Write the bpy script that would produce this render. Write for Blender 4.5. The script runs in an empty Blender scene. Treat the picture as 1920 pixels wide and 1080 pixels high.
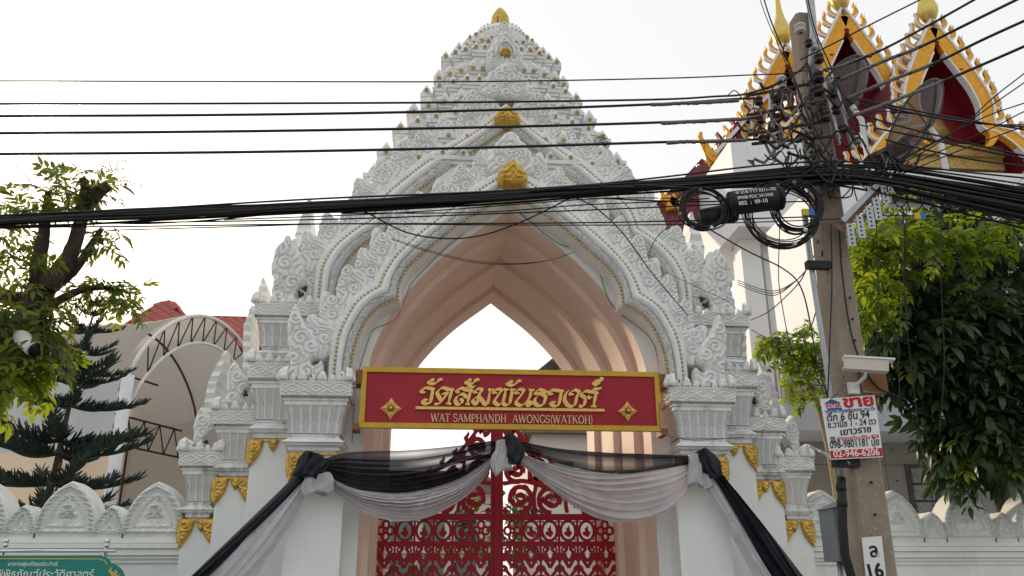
import bpy, bmesh, math, random
import numpy as np
from mathutils import Vector, Matrix, Euler
from mathutils.geometry import delaunay_2d_cdt
random.seed(7); np.random.seed(7)
scene = bpy.context.scene
COL = scene.collection

# ------------------------------------------------------------------ camera
FPX = 1569.6
YAW, PITCH, ROLL = math.radians(5.4447), math.radians(19.4905), math.radians(-0.2554)
CAM = Vector((-1.2213, -13.0, 1.6))
_F = Vector((math.sin(YAW)*math.cos(PITCH), math.cos(YAW)*math.cos(PITCH), math.sin(PITCH)))
_r0 = Vector((math.cos(YAW), -math.sin(YAW), 0)); _u0 = _r0.cross(_F)
_R = _r0*math.cos(ROLL) + _u0*math.sin(ROLL); _U = _u0*math.cos(ROLL) - _r0*math.sin(ROLL)
cam_data = bpy.data.cameras.new('camera'); cam = bpy.data.objects.new('camera', cam_data); COL.objects.link(cam)
cam_data.sensor_width = 36; cam_data.lens = 36*FPX/1920; cam_data.clip_end = 3000; cam_data.clip_start = 0.05
_m = Matrix((_R, _U, -_F)).transposed().to_4x4(); _m.translation = CAM; cam.matrix_world = _m
scene.camera = cam
def ray(px, py): return _F + _R*((px-960)/FPX) + _U*((540-py)/FPX)
def pix(px, py, Y):                       # the point of the plane y = Y seen at a photo pixel
    d = ray(px, py); return CAM + d*((Y-CAM.y)/d.y)

# ------------------------------------------------------------------ world, sun, exposure
SUN = ray(100, 460).normalized()
world = bpy.data.worlds.new('World'); scene.world = world; world.use_nodes = True
nt = world.node_tree; nt.nodes.clear()
sky = nt.nodes.new('ShaderNodeTexSky'); sky.sky_type = 'NISHITA'; sky.sun_disc = False
sky.sun_elevation = math.asin(SUN.z); sky.sun_rotation = math.atan2(SUN.x, SUN.y)
sky.air_density = 1.0; sky.dust_density = 3.0; sky.ozone_density = 1.0
hz = nt.nodes.new('ShaderNodeRGB'); hz.outputs[0].default_value = (7.65, 7.65, 7.55, 1)     # even bright haze over the city
mx = nt.nodes.new('ShaderNodeMix'); mx.data_type = 'RGBA'; mx.inputs[0].default_value = 0.8
bg = nt.nodes.new('ShaderNodeBackground'); bg.inputs['Strength'].default_value = 0.1
wo = nt.nodes.new('ShaderNodeOutputWorld')
nt.links.new(sky.outputs[0], mx.inputs[6]); nt.links.new(hz.outputs[0], mx.inputs[7])
nt.links.new(mx.outputs[2], bg.inputs[0]); nt.links.new(bg.outputs[0], wo.inputs[0])
sl = bpy.data.lights.new('sun', 'SUN'); sl.energy = 2.6; sl.angle = math.radians(2.5); sl.color = (1.0, 0.80, 0.58)
so = bpy.data.objects.new('sun', sl); COL.objects.link(so)
so.rotation_euler = SUN.to_track_quat('Z', 'Y').to_euler(); so.location = SUN*60
vs = scene.view_settings; vs.view_transform = 'Standard'; vs.look = 'None'; vs.exposure = 0.5; vs.gamma = 1.0
vs.use_curve_mapping = False
scene.cycles.max_bounces = 8; scene.cycles.transparent_max_bounces = 12

# ------------------------------------------------------------------ materials
MATS = {}
def mk(name, col, rough=.6, metal=0.0, var=.12, vs_=3.0, bump=0.0, bs=40.0, stain=0.0, ss=1.5, scol=(.05,.05,.045), streak=0.0,
       spec=.3, trans=0.0, alpha=1.0, bdist=.01, speck=0.0, spcol=(.02,.02,.02), fleck=60.0, sheen=0):
    m = bpy.data.materials.new(name); m.use_nodes = True; MATS[name] = m
    t = m.node_tree; N = t.nodes; L = t.links; b = N['Principled BSDF']
    b.inputs['Roughness'].default_value = rough; b.inputs['Metallic'].default_value = metal
    b.inputs['Specular IOR Level'].default_value = spec
    geo = N.new('ShaderNodeNewGeometry')
    def noise(scale, detail=4, vec=None, rg=.6):
        n = N.new('ShaderNodeTexNoise'); n.inputs['Scale'].default_value = scale; n.inputs['Detail'].default_value = detail
        n.inputs['Roughness'].default_value = rg
        L.new(vec if vec else geo.outputs['Position'], n.inputs['Vector']); return n.outputs['Fac']
    def mixc(fac, a, c):
        x = N.new('ShaderNodeMix'); x.data_type = 'RGBA'
        if hasattr(fac, 'links'): L.new(fac, x.inputs[0])
        else: x.inputs[0].default_value = fac
        for k, v in ((6, a), (7, c)):
            if hasattr(v, 'links'): L.new(v, x.inputs[k])
            else: x.inputs[k].default_value = (*v[:3], 1)
        return x.outputs[2]
    def ramp(v, lo, hi, a=0.0, c=1.0):
        r = N.new('ShaderNodeMapRange'); L.new(v, r.inputs[0]); r.inputs[1].default_value = lo; r.inputs[2].default_value = hi
        r.inputs[3].default_value = a; r.inputs[4].default_value = c; r.clamp = True; return r.outputs[0]
    c0 = tuple(max(0, x*(1-var)) for x in col); c1 = tuple(min(1, x*(1+var)) for x in col)
    out = mixc(ramp(noise(vs_), .3, .7), c0, c1)
    if stain:
        a = ramp(noise(ss, 8, rg=.7), .52, .72, 0, stain)
        out = mixc(a, out, scol)
    if streak:
        mp = N.new('ShaderNodeMapping'); mp.inputs['Scale'].default_value = (9, 9, .7); L.new(geo.outputs['Position'], mp.inputs[0])
        a = noise(1.0, 5, mp.outputs[0]); g = noise(.9, 3)
        mu = N.new('ShaderNodeMath'); mu.operation = 'MULTIPLY'; L.new(ramp(a, .5, .75), mu.inputs[0]); L.new(ramp(g, .45, .65, 0, streak), mu.inputs[1])
        out = mixc(mu.outputs[0], out, scol)
    if speck:
        a = ramp(noise(fleck, 2), .6, .68, 0, speck); out = mixc(a, out, spcol)
    L.new(out, b.inputs['Base Color'])
    if bump:
        bp = N.new('ShaderNodeBump'); bp.inputs['Strength'].default_value = bump; bp.inputs['Distance'].default_value = bdist
        L.new(noise(bs, 4), bp.inputs['Height']); L.new(bp.outputs[0], b.inputs['Normal'])
    if trans:
        tr = N.new('ShaderNodeBsdfTranslucent'); L.new(out, tr.inputs[0]); ms = N.new('ShaderNodeMixShader'); ms.inputs[0].default_value = trans
        L.new(b.outputs[0], ms.inputs[1]); L.new(tr.outputs[0], ms.inputs[2]); L.new(ms.outputs[0], N['Material Output'].inputs[0])
    if alpha < 1: b.inputs['Alpha'].default_value = alpha
    return m
mk('stucco', (.79,.795,.775), .75, var=.04, bump=.4, bs=30, stain=.25, ss=.8, scol=(.42,.42,.40), streak=.55)
mk('stucco_carved', (.79,.795,.775), .75, var=.05, bump=.4, bs=45, stain=.25, ss=1.6, scol=(.40,.40,.38), streak=.45)
mk('stucco_rough', (.79,.795,.775), .8, var=.06, bump=1.0, bs=22, bdist=.03, stain=.3, ss=1.5, scol=(.45,.44,.41))
mk('stucco_mould', (.76,.775,.77), .8, var=.08, bump=.6, bs=40, stain=.6, ss=2.6, scol=(.10,.10,.09), streak=.8)
mk('shaft_paint', (.78,.80,.78), .6, var=.06, vs_=.8, bump=.2, bs=12, stain=.5, ss=.7, scol=(.66,.62,.49), streak=.35)
mk('bead_gold', (.52,.40,.24), .5, metal=.2, var=.3, vs_=20, bump=.2)
mk('rim_cream', (.68,.62,.50), .7, var=.1, bump=.3)
mk('gold', (.60,.38,.075), .36, metal=.6, var=.3, vs_=11, bump=.5, bs=34, speck=.75, spcol=(.10,.05,.02), fleck=38, stain=.4, ss=6, scol=(.22,.12,.03))
mk('gold_dull', (.55,.40,.16), .5, metal=.45, var=.25, vs_=12, bump=.3, bs=40)
mk('vault_pink', (.82,.67,.57), .7, var=.06, vs_=.9, bump=.25, bs=9, stain=.35, ss=.9, scol=(.72,.54,.45), streak=.12)
mk('dark_crust', (.06,.06,.058), .95, var=.5, vs_=20, bump=.8)

# ------------------------------------------------------------------ mesh helpers
def root_of(o):
    v = Vector((0,0,0))
    while o is not None: v = v + o.location; o = o.parent
    return v
def link(name, me, mat=None, parent=None, loc=None):
    o = bpy.data.objects.new(name, me); COL.objects.link(o)
    if mat and me is not None and not me.materials: me.materials.append(MATS[mat])
    if parent: o.parent = parent
    if loc is not None: o.location = Vector(loc) - (root_of(parent) if parent else Vector((0,0,0)))
    return o
def tag(o, label=None, cat=None, group=None, kind=None):
    if label: o['label'] = label
    if cat: o['category'] = cat
    if group: o['group'] = group
    if kind: o['kind'] = kind
    return o
def thing(name, loc, label, cat, group=None):
    o = bpy.data.objects.new(name, None); COL.objects.link(o); o.location = loc; o.empty_display_size = .2
    return tag(o, label, cat, group)
def copy_tree(o, parent=None):
    c = o.copy(); COL.objects.link(c)
    if parent: c.parent = parent
    for ch in list(o.children): copy_tree(ch, c)
    return c

class MB:
    def __init__(s): s.v = []; s.f = []; s.sm = []
    def add(s, verts, faces, smooth=False):
        b = len(s.v); s.v += [tuple(p) for p in verts]; s.f += [tuple(i+b for i in f) for f in faces]; s.sm += [smooth]*len(faces); return s
    def box(s, x0, x1, y0, y1, z0, z1):
        P = [(x,y,z) for z in (z0,z1) for y in (y0,y1) for x in (x0,x1)]
        return s.add(P, [(0,2,3,1),(4,5,7,6),(0,1,5,4),(2,6,7,3),(0,4,6,2),(1,3,7,5)])
    def obox(s, c, ax, ay, az):                    # oriented box: centre and three half-axes
        c, ax, ay, az = map(Vector, (c, ax, ay, az))
        P = [c+ax*i+ay*j+az*k for k in (-1,1) for j in (-1,1) for i in (-1,1)]
        return s.add(P, [(0,2,3,1),(4,5,7,6),(0,1,5,4),(2,6,7,3),(0,4,6,2),(1,3,7,5)])
    def bar(s, a, b, w, h=None, up=(0,0,1)):
        a, b = Vector(a), Vector(b); d = b-a; L = d.length; d.normalize(); up = Vector(up)
        if abs(d.dot(up)) > .98: up = Vector((0,1,0))
        x = d.cross(up).normalized(); z = x.cross(d)
        return s.obox((a+b)/2, x*w/2, d*L/2, z*(h or w)/2)
    def tube(s, path, r, n=6, cap=True, smooth=True):
        P = [Vector(p) for p in path]; m = len(P); rr = r if hasattr(r, '__len__') else [r]*m
        prev = None; V = []; F = []
        for i, p in enumerate(P):
            t = (P[min(i+1,m-1)]-P[max(i-1,0)])
            if t.length < 1e-9: t = Vector((0,0,1))
            t.normalize()
            if prev is None: u = t.orthogonal().normalized()
            else:
                u = prev - t*prev.dot(t); u = u.normalized() if u.length > 1e-6 else t.orthogonal().normalized()
            prev = u; w = t.cross(u)
            V += [p + (u*math.cos(2*math.pi*k/n) + w*math.sin(2*math.pi*k/n))*rr[i] for k in range(n)]
        for i in range(m-1):
            for k in range(n): F.append((i*n+k, i*n+(k+1)%n, (i+1)*n+(k+1)%n, (i+1)*n+k))
        if cap: F += [tuple(range(n))[::-1], tuple((m-1)*n+k for k in range(n))]
        return s.add(V, F, smooth)
    def lathe(s, prof, c=(0,0,0), n=16, smooth=True):
        c = Vector(c); V = []; F = []
        for r, z in prof: V += [c+Vector((r*math.cos(2*math.pi*k/n), r*math.sin(2*math.pi*k/n), z)) for k in range(n)]
        for i in range(len(prof)-1):
            for k in range(n): F.append((i*n+k, i*n+(k+1)%n, (i+1)*n+(k+1)%n, (i+1)*n+k))
        return s.add(V, F, smooth)
    def prism(s, poly, y0, y1):                    # polygon in x,z extruded along y
        n = len(poly); V = [(x,y0,z) for x,z in poly]+[(x,y1,z) for x,z in poly]
        return s.add(V, [tuple(range(n)), tuple(range(2*n-1, n-1, -1))] + [(i, i+n, (i+1)%n+n, (i+1)%n) for i in range(n)])
    def hprism(s, poly, z0, z1):                   # polygon in x,y extruded along z
        n = len(poly); V = [(x,y,z0) for x,y in poly]+[(x,y,z1) for x,y in poly]
        return s.add(V, [tuple(range(n))[::-1], tuple(range(n, 2*n))] + [(i, (i+1)%n, (i+1)%n+n, i+n) for i in range(n)])
    def ribbon(s, pts, W, y0, y1, slope=0.0):                 # flat cut-out stroke in x,z with varying width, extruded along y
        P = [Vector((p[0],p[1])) for p in pts]; n = len(P); W = W if hasattr(W,'__len__') else [W]*n; A = []; B = []
        for i,p in enumerate(P):
            t = P[min(i+1,n-1)]-P[max(i-1,0)]; t = t.normalized() if t.length > 1e-9 else Vector((1,0)); m = Vector((-t.y,t.x))*W[i]/2
            A.append(p+m); B.append(p-m)
        sl = lambda i: y0-slope*i/max(1,n-1)
        V = [(a.x,sl(i),a.y) for i,a in enumerate(A)]+[(b.x,sl(i),b.y) for i,b in enumerate(B)]+[(a.x,y1,a.y) for a in A]+[(b.x,y1,b.y) for b in B]; F = []
        for i in range(n-1): F += [(i,i+1,n+i+1,n+i),(2*n+i,3*n+i,3*n+i+1,2*n+i+1),(i,2*n+i,2*n+i+1,i+1),(n+i,n+i+1,3*n+i+1,3*n+i)]
        F += [(0,n,3*n,2*n),(n-1,3*n-1,4*n-1,2*n-1)]
        return s.add(V, F)
    def rings(s, rings, closed=True, cap=True, smooth=False):   # loft through rings of equal count
        n = len(rings[0]); V = [p for r in rings for p in r]; F = []
        for i in range(len(rings)-1):
            for k in range(n if closed else n-1): F.append((i*n+k, i*n+(k+1)%n, (i+1)*n+(k+1)%n, (i+1)*n+k))
        if cap and closed: F += [tuple(range(n))[::-1], tuple((len(rings)-1)*n+k for k in range(n))]
        return s.add(V, F, smooth)
    def ball(s, c, r, n=6, m=4, sy=1.0):
        pr = [(max(1e-4, r*math.sin(math.pi*i/m)), -r*math.cos(math.pi*i/m)) for i in range(m+1)]
        b = len(s.v); s.lathe(pr, (0,0,0), n)
        for i in range(b, len(s.v)): x,y,z = s.v[i]; s.v[i] = (c[0]+x, c[1]+y*sy, c[2]+z)
        return s
    def mesh(s, name, off=(0,0,0)):
        me = bpy.data.meshes.new(name); o = off
        me.from_pydata([(x-o[0], y-o[1], z-o[2]) for x,y,z in s.v], [], s.f)
        me.polygons.foreach_set('use_smooth', s.sm); me.update(); return me
    def build(s, name, mat, parent=None, kind=None):           # verts in world coordinates
        off = root_of(parent) if parent else Vector((0,0,0))
        o = link(name, s.mesh(name, off), mat, parent)
        if kind: o['kind'] = kind
        return o

def catmull(P, n):                                # dense curve through points
    P = [Vector(p) for p in P]
    if len(P) == 2: return [P[0].lerp(P[1], i/n) for i in range(n+1)]
    ext = [P[0]*2-P[1]] + P + [P[-1]*2-P[-2]]; out = []
    seg = len(P)-1
    for i in range(seg):
        a,b,c,d = ext[i:i+4]; k = max(1, round(n/seg))
        for j in range(k):
            t = j/k; out.append(.5*((2*b)+(c-a)*t+(2*a-5*b+4*c-d)*t*t+(3*b-a-3*c+d)*t**3))
    out.append(P[-1]); return out
def resample(P, n):
    P = [Vector(p) for p in P]; d = [0]
    for a,b in zip(P,P[1:]): d.append(d[-1]+(b-a).length)
    out = []; j = 0
    for i in range(n+1):
        t = d[-1]*i/n
        while j < len(P)-2 and d[j+1] < t: j += 1
        q = (t-d[j])/max(1e-9, d[j+1]-d[j]); out.append(P[j].lerp(P[j+1], min(1,max(0,q))))
    return out
def length(P): return sum((Vector(b)-Vector(a)).length for a,b in zip(P,P[1:]))

def relief(outline, hfun, cell, back=.05, name='relief', mat='stucco_carved', holes=()):
    """a carved slab: outline in x,z; front at y = -h(x,z,d), d = distance to the edge; flat back at y = back"""
    loops = []
    for lp in [outline]+list(holes):
        A = np.array(lp, float); out = []
        for a,b in zip(A, np.roll(A,-1,0)):
            k = max(1, int(np.linalg.norm(b-a)/cell)); out += [a+(b-a)*j/k for j in range(k)]
        loops.append(np.array(out))
    S = np.concatenate([np.stack([l, np.roll(l,-1,0)],1) for l in loops])       # segments
    mn, mx_ = loops[0].min(0), loops[0].max(0)
    gx, gz = np.meshgrid(np.arange(mn[0], mx_[0], cell), np.arange(mn[1], mx_[1], cell*.87))
    gx[1::2] += cell*.5; G = np.stack([gx.ravel(), gz.ravel()],1)
    def inside(Q):
        a = S[:,0]; b = S[:,1]; r = np.zeros(len(Q), bool)
        for p0,p1 in zip(a,b):
            c = ((p0[1] > Q[:,1]) != (p1[1] > Q[:,1]))
            with np.errstate(divide='ignore', invalid='ignore'):
                xi = (p1[0]-p0[0])*(Q[:,1]-p0[1])/(p1[1]-p0[1])+p0[0]
            r ^= c & (Q[:,0] < xi)
        return r
    def dist(Q):
        d = np.full(len(Q), 1e9)
        for p0,p1 in S:
            v = p1-p0; t = np.clip(((Q-p0)@v)/max(1e-12, v@v), 0, 1); d = np.minimum(d, np.linalg.norm(Q-(p0+t[:,None]*v),axis=1))
        return d
    G = G[inside(G)]; G = G[dist(G) > cell*.45] if len(G) else G
    B = np.concatenate(loops); pts = np.concatenate([B, G]) if len(G) else B
    E = []; o = 0
    for l in loops: E += [(o+i, o+(i+1)%len(l)) for i in range(len(l))]; o += len(l)
    r = delaunay_2d_cdt([Vector(p) for p in pts], E, [], 0, 1e-7)
    V2 = np.array([[p.x,p.y] for p in r[0]]); T = [tuple(f) for f in r[2]]
    cen = np.array([V2[list(f)].mean(0) for f in T]); ok = inside(cen); T = [f for f,k in zip(T,ok) if k]
    d = dist(V2); d[d < 1e-5] = 0
    h = hfun(V2[:,0], V2[:,1], d)
    V = [(x,-hh,z) for (x,z),hh in zip(V2,h)]; mb = MB(); mb.add(V, T, True)
    for l in loops:
        n = len(l); hl = hfun(l[:,0], l[:,1], np.zeros(n))
        mb.add([(x,-hh,z) for (x,z),hh in zip(l,hl)]+[(x,back,z) for x,z in l], [(i,i+n,(i+1)%n+n,(i+1)%n) for i in range(n)])
    if not holes:
        n = len(loops[0]); mb.add([(x,back,z) for x,z in loops[0]], [tuple(range(n))[::-1]])
    me = mb.mesh(name)
    if mat: me.materials.append(MATS[mat])
    return me
def swirl(centers, pitch, amp, thick, edge, base=0.0, arms=1):
    C = np.array([(c[0],c[1]) for c in centers]); sg = np.array([c[2] if len(c)>2 else 1 for c in centers])
    def h(x, z, d):
        P = np.stack([x,z],1); D = np.linalg.norm(P[:,None]-C[None],axis=2); k = D.argmin(1); r = D.min(1)
        th = np.arctan2(z-C[k,1], x-C[k,0])
        R0 = pitch*1.45; ph = 2*np.pi*r/pitch - sg[k]*th*arms
        st = 2*np.pi*(np.abs(x)*.75/pitch + .55*np.sin(z/pitch*.9 + x/pitch*.5)) + sg[k]*z/pitch*1.3        # flame strands outside the scroll
        b = np.clip((r-R0)/(pitch*.25), 0, 1); w = (1-b)*(.5+.5*np.cos(ph)) + b*(.5+.5*np.cos(st))
        w = np.where((b > 0) & (b < 1), np.maximum(w, .9), w)
        e = np.clip(d/edge, 0, 1)
        return base + thick*np.sqrt(e*(2-e)) + amp*(1-w**3)*e
    return h
def flame_outline(w, h, lobes=4, lean=0.0, depth=.06, bulge=.3, n=40):
    def half(t): 
        b = math.sin(math.pi*min(1, (t+.18)/1.18)**.75) if t < 1 else 0
        return .5*w*max(0, b)**.8*(1-.15*t)
    L = []; Rr = []
    for i in range(n+1):
        t = i/n; hw = half(t); sc = depth*w*abs(math.sin(math.pi*lobes*t))*(1 if 0 < t < .97 else 0)
        cx = lean*h*t*t
        Rr.append((cx+hw+sc, t*h)); L.append((cx-hw-sc, t*h))
    L[0] = (-.36*w, 0); Rr[0] = (.36*w, 0)
    out = Rr[:-1] + [(lean*h, h)] + L[:-1][::-1]
    return out
def inst(me, name, loc, parent, rot=(0,0,0), sc=(1,1,1)):
    o = bpy.data.objects.new(name, me); COL.objects.link(o); o.parent = parent
    o.location = Vector(loc) - root_of(parent); o.rotation_euler = rot; o.scale = sc
    return o
def fit_instances():
    pass
# ================================================================== TEMPLE GATE
gate = thing('temple_gate', (0,2.2,0), 'white carved stucco temple gateway with stepped spire roof and pointed arch', 'gate')
def full(half): return [Vector((-p[0],p[1])) for p in reversed(half)] + [Vector((p[0],p[1])) for p in half[1:]]
def two(curve, cusp, n1=40, n2=26):               # apex..cusp..foot
    a = resample(catmull([Vector(p) for p in curve[:cusp+1]], 120), n1); b = resample(catmull([Vector(p) for p in curve[cusp:]], 90), n2)
    return a + b[1:]
O1 = two([(0,8.34),(.3,8.12),(.58,7.92),(.83,7.72),(1.14,7.45),(1.5,7.13),(1.73,6.89),(1.92,6.66),(2.04,6.45),(2.12,6.25),(2.15,6.15),(2.34,6.02),(2.5,5.87),(2.6,5.68),(2.68,5.51),(2.74,5.3),(2.77,5.0),(2.78,4.56)], 10)
I1 = two([(0,7.93),(.5,7.55),(.71,7.4),(1.02,7.16),(1.33,6.86),(1.62,6.58),(1.76,6.38),(1.83,6.19),(1.84,5.93),(1.98,5.88),(2.15,5.77),(2.3,5.6),(2.4,5.4),(2.48,5.12),(2.515,4.85),(2.52,4.56)], 8)
O2 = two([(0,10.06),(.28,9.81),(.59,9.54),(1.0,9.23),(1.4,8.94),(1.69,8.68),(2.05,8.33),(2.26,8.08),(2.34,7.9),(2.39,7.7),(2.65,7.52),(2.87,7.32),(3.04,7.12),(3.15,6.9),(3.2,6.74),(3.22,6.4),(3.22,6.02)], 9)
I2 = two([(0,9.62),(.09,9.54),(.31,9.37),(.57,9.16),(.98,8.82),(1.4,8.46),(1.68,8.18),(1.97,7.83),(2.1,7.62),(2.15,7.45),(2.28,7.38),(2.52,7.2),(2.72,6.98),(2.84,6.74),(2.91,6.5),(2.93,6.02)], 9)
def arch_shape(hw, apex, foot, spring=4.6, n=40):
    base = [(0,7.78),(.2,7.62),(.66,7.26),(.97,6.99),(1.35,6.6),(1.73,6.12),(2.02,5.63),(2.18,5.25),(2.27,4.9),(2.3,4.5)]
    P = [Vector((p[0]*hw/2.3, spring+(p[1]-4.5)*(apex-spring)/3.28)) for p in base]
    return resample(catmull(P, 100), n) + [Vector((hw, foot))]
def frame(O, I, prof, y0, name, mat, parent, rough=0.0):
    O, I = full(O), full(I); R = []
    rng = random.Random(3)
    prof = prof if not rough else sum([[((prof[k][0]*(6-j)+prof[k+1][0]*j)/6, (prof[k][1]*(6-j)+prof[k+1][1]*j)/6) for j in range(6)] for k in range(len(prof)-1)], [])+[prof[-1]]
    if rough: 
        O = resample_keep(O, 3); I = resample_keep(I, 3)
    for k in range(len(O)):
        ring = []
        for s,y in prof:
            p = I[k].lerp(O[k], s); ring.append((p.x, y0+y+(rng.uniform(-1,1)*rough), p.y))
        R.append(ring)
    return MB().rings(R, closed=False, cap=False, smooth=True).build(name, mat, parent)
def resample_keep(P, k):
    out = []
    for a,b in zip(P,P[1:]): out += [a.lerp(b, j/k) for j in range(k)]
    return out+[P[-1]]
def beads(P, y, spacing, r, name, parent, mat='bead_gold'):
    P = full(P); n = int(length(P)/spacing); mb = MB()
    for p in resample(P, n): mb.ball((p.x,y,p.y), r, 6, 4, .8)
    return mb.build(name, mat, parent, 'stuff')
def offs(P, d):                                   # offset a half curve outwards
    out = []
    for i,p in enumerate(P):
        t = P[min(i+1,len(P)-1)]-P[max(i-1,0)]; t.normalize(); out.append(p+Vector((-t.y,t.x))*d if False else p+Vector((-t.y, t.x))*-d if t.y > 0 else p+Vector((-t.y,t.x))*d)
    return out
def pediment(O, I, y0, depth, parent):
    lerpc = lambda s: [i.lerp(o, s) for o,i in zip(O,I)]
    frame(O, I, [(-.16,depth),(-.16,.10),(-.13,.06),(-.13,.02),(-.10,-.01)], y0, 'arch_soffit', 'stucco', parent)
    frame(O, I, [(-.10,-.01),(-.10,-.04),(.10,-.04)], y0, 'arch_rim', 'rim_cream', parent)
    frame(O, I, [(.10,-.03),(.14,-.10),(.24,-.15),(.36,-.155),(.46,-.12),(.48,-.05)], y0, 'arch_roll', 'stucco_rough', parent, rough=.016)
    frame(O, I, [(.48,-.05),(.50,-.10),(.58,-.16),(.70,-.175),(.82,-.15),(.88,-.08)], y0, 'arch_moulding', 'stucco', parent)
    frame(O, I, [(.88,-.07),(1.3,-.05),(1.38,0.0),(1.4,depth)], y0, 'arch_fillet', 'stucco_carved', parent, rough=.008)
    beads(lerpc(0.02), y0-.055, .066, .026, 'bead_row', parent)
    beads(lerpc(1.0), y0-.075, .07, .024, 'bead_row', parent)
pediment(O1, I1, -.05, .36, gate)
pediment(O2, I2, .80, .25, gate)

# walls behind the two pediments, vault and jambs
E1 = arch_shape(2.3, 7.78, 0)
def band(A, B, y0, y1, name, mat, parent):         # ring wall between two half curves (A inner, B outer)
    A, B = full(A), full(B); n = min(len(A), len(B)); A = resample(A, 120); B = resample(B, 120)
    R = [[(a.x,y1,a.y),(a.x,y0,a.y),(b.x,y0,b.y),(b.x,y1,b.y)] for a,b in zip(A,B)]
    return MB().rings(R, closed=False, cap=False).build(name, mat, parent)
OUT1 = [i.lerp(o,1.3) for o,i in zip(O1,I1)]; OUT2 = [i.lerp(o,1.3) for o,i in zip(O2,I2)]
def arch_wall(inner, outer_half, y0, y1, name, mat, parent):
    A = resample(full(inner), 140); B = resample(full(outer_half), 140)
    mb = MB(); n = len(A)
    V = [(a.x,y0,a.y) for a in A]+[(b.x,y0,b.y) for b in B]+[(b.x,y1,b.y) for b in B]
    mb.add(V, [(i,i+1,n+i+1,n+i) for i in range(n-1)]+[(n+i,n+i+1,2*n+i+1,2*n+i) for i in range(n-1)])
    return mb.build(name, mat, parent)
arch_wall(arch_shape(2.3,7.78,0), OUT1+[Vector((2.9,0))], .30, .95, 'arch_wall', 'shaft_paint', gate)
# tympanum of the upper pediment
mb = MB(); P = full(OUT2); mb.prism([(p.x,p.y) for p in P], 1.0, 1.3)
T = full([i.lerp(o,.1) for o,i in zip(O2,I2)])
tymp = [(p.x,p.y) for p in T]
mb2 = MB(); A = resample(T, 140); B = resample(full(arch_shape(2.42,7.95,5.0)), 140); n = len(A)
mb2.add([(a.x,.93,a.y) for a in A]+[(b.x,.93,b.y) for b in B], [(i,i+1,n+i+1,n+i) for i in range(n-1)])
mb2.build('tympanum', 'stucco', gate)
def vault(hw, ap, y0, y1, name, hw_prev, ap_prev):
    A = full(arch_shape(hw, ap, 0)); Bp = full(arch_shape(hw_prev, ap_prev, 0)); R = []
    for a,b in zip(A,Bp): R.append([(b.x,y0,b.y),(a.x,y0,a.y),(a.x,y1,a.y)])
    return MB().rings(R, closed=False, cap=False).build(name, 'vault_pink', gate)
vault(2.3,7.78,.30,1.05,'vault_rib',2.301,7.781)
vault(2.19,7.66,1.05,1.35,'vault_rib',2.3,7.78)
vault(2.26,7.74,1.35,2.5,'vault_rib',2.19,7.66)
vault(2.15,7.62,2.5,2.75,'vault_rib',2.26,7.74)
vault(2.21,7.70,2.75,4.1,'vault_rib',2.15,7.62)
vault(2.10,7.58,4.1,4.9,'vault_rib',2.21,7.70)
arch_wall(arch_shape(2.10,7.58,0), [p+Vector((.0,.0)) for p in OUT1]+[Vector((2.9,0))], 4.9, 4.2, 'arch_wall', 'shaft_paint', gate)
# core block that carries the spire, with side walls
for a,b in ((-3.35,-2.34),(2.34,3.35)): MB().box(a,b,1.0,4.2,0,6.4).build('side_wall', 'shaft_paint', gate)
core = [(-2.9,6.4),(-2.45,6.4),(-2.4,7.6),(-1.3,8.0),(1.3,8.0),(2.4,7.6),(2.45,6.4),(2.9,6.4),(2.75,8.2),(1.6,9.2),(-1.6,9.2),(-2.75,8.2)]
MB().prism([(-2.95,6.4),(-2.35,6.4),(-2.35,7.85),(2.35,7.85),(2.35,6.4),(2.95,6.4),(2.85,7.9),(2.6,8.4),(-2.6,8.4),(-2.85,7.9)], 1.02, 3.9).build('core_wall', 'stucco', gate)

# carved flame leaves
LEAF = []
for k,(w,h,cen) in enumerate([(.56,.74,[(.02,.26,1),(-.10,.50,-1)]),(.54,.72,[(-.04,.25,-1),(.09,.48,1)]),(.58,.72,[(.05,.24,1),(-.12,.42,-1),(.05,.58,1)])]):
    LEAF.append(relief(flame_outline(w,h,5,[.10,.06,.12][k],.045), swirl(cen,.070,.045,.04,.03), .0125, .10, 'leaf'))
def leaves_along(P, y, step, sc, parent, start=.35, end=.2, mixup=.5, flip=True):
    L = length(P); n = int((L-start-end)/step)
    for i in range(n+1):
        t = (start + i*(L-start-end)/n)/L; k = t*(len(P)-1)
        Q = resample(P, 200); j = int(t*200); p = Q[j]; tg = (Q[min(j+3,200)]-Q[max(j-3,0)]).normalized()
        nr = Vector((-tg.y,tg.x)); nr = nr if nr.dot(Vector((1,.6))) > 0 else -nr
        up = (nr*(1-mixup)+Vector((0,1))*mixup).normalized(); ang = math.atan2(up.x, up.y)
        s = sc*random.uniform(.93,1.07)
        for sg in (-1,1):
            o = inst(LEAF[(i*2+(sg>0))%3], 'flame_leaf', (sg*p.x, y-.012*(i%2), p.y), parent, (random.uniform(-.06,.06), sg*ang, 0), (-sg*s, 1, s))
OL1 = [i.lerp(o,1.12) for o,i in zip(O1,I1)]; OL2 = [i.lerp(o,1.12) for o,i in zip(O2,I2)]
leaves_along(OL1, .08, .43, 1.0, gate, .45, .50, .5)
leaves_along(OL2, .92, .45, 1.02, gate, .40, .30, .55)
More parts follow.
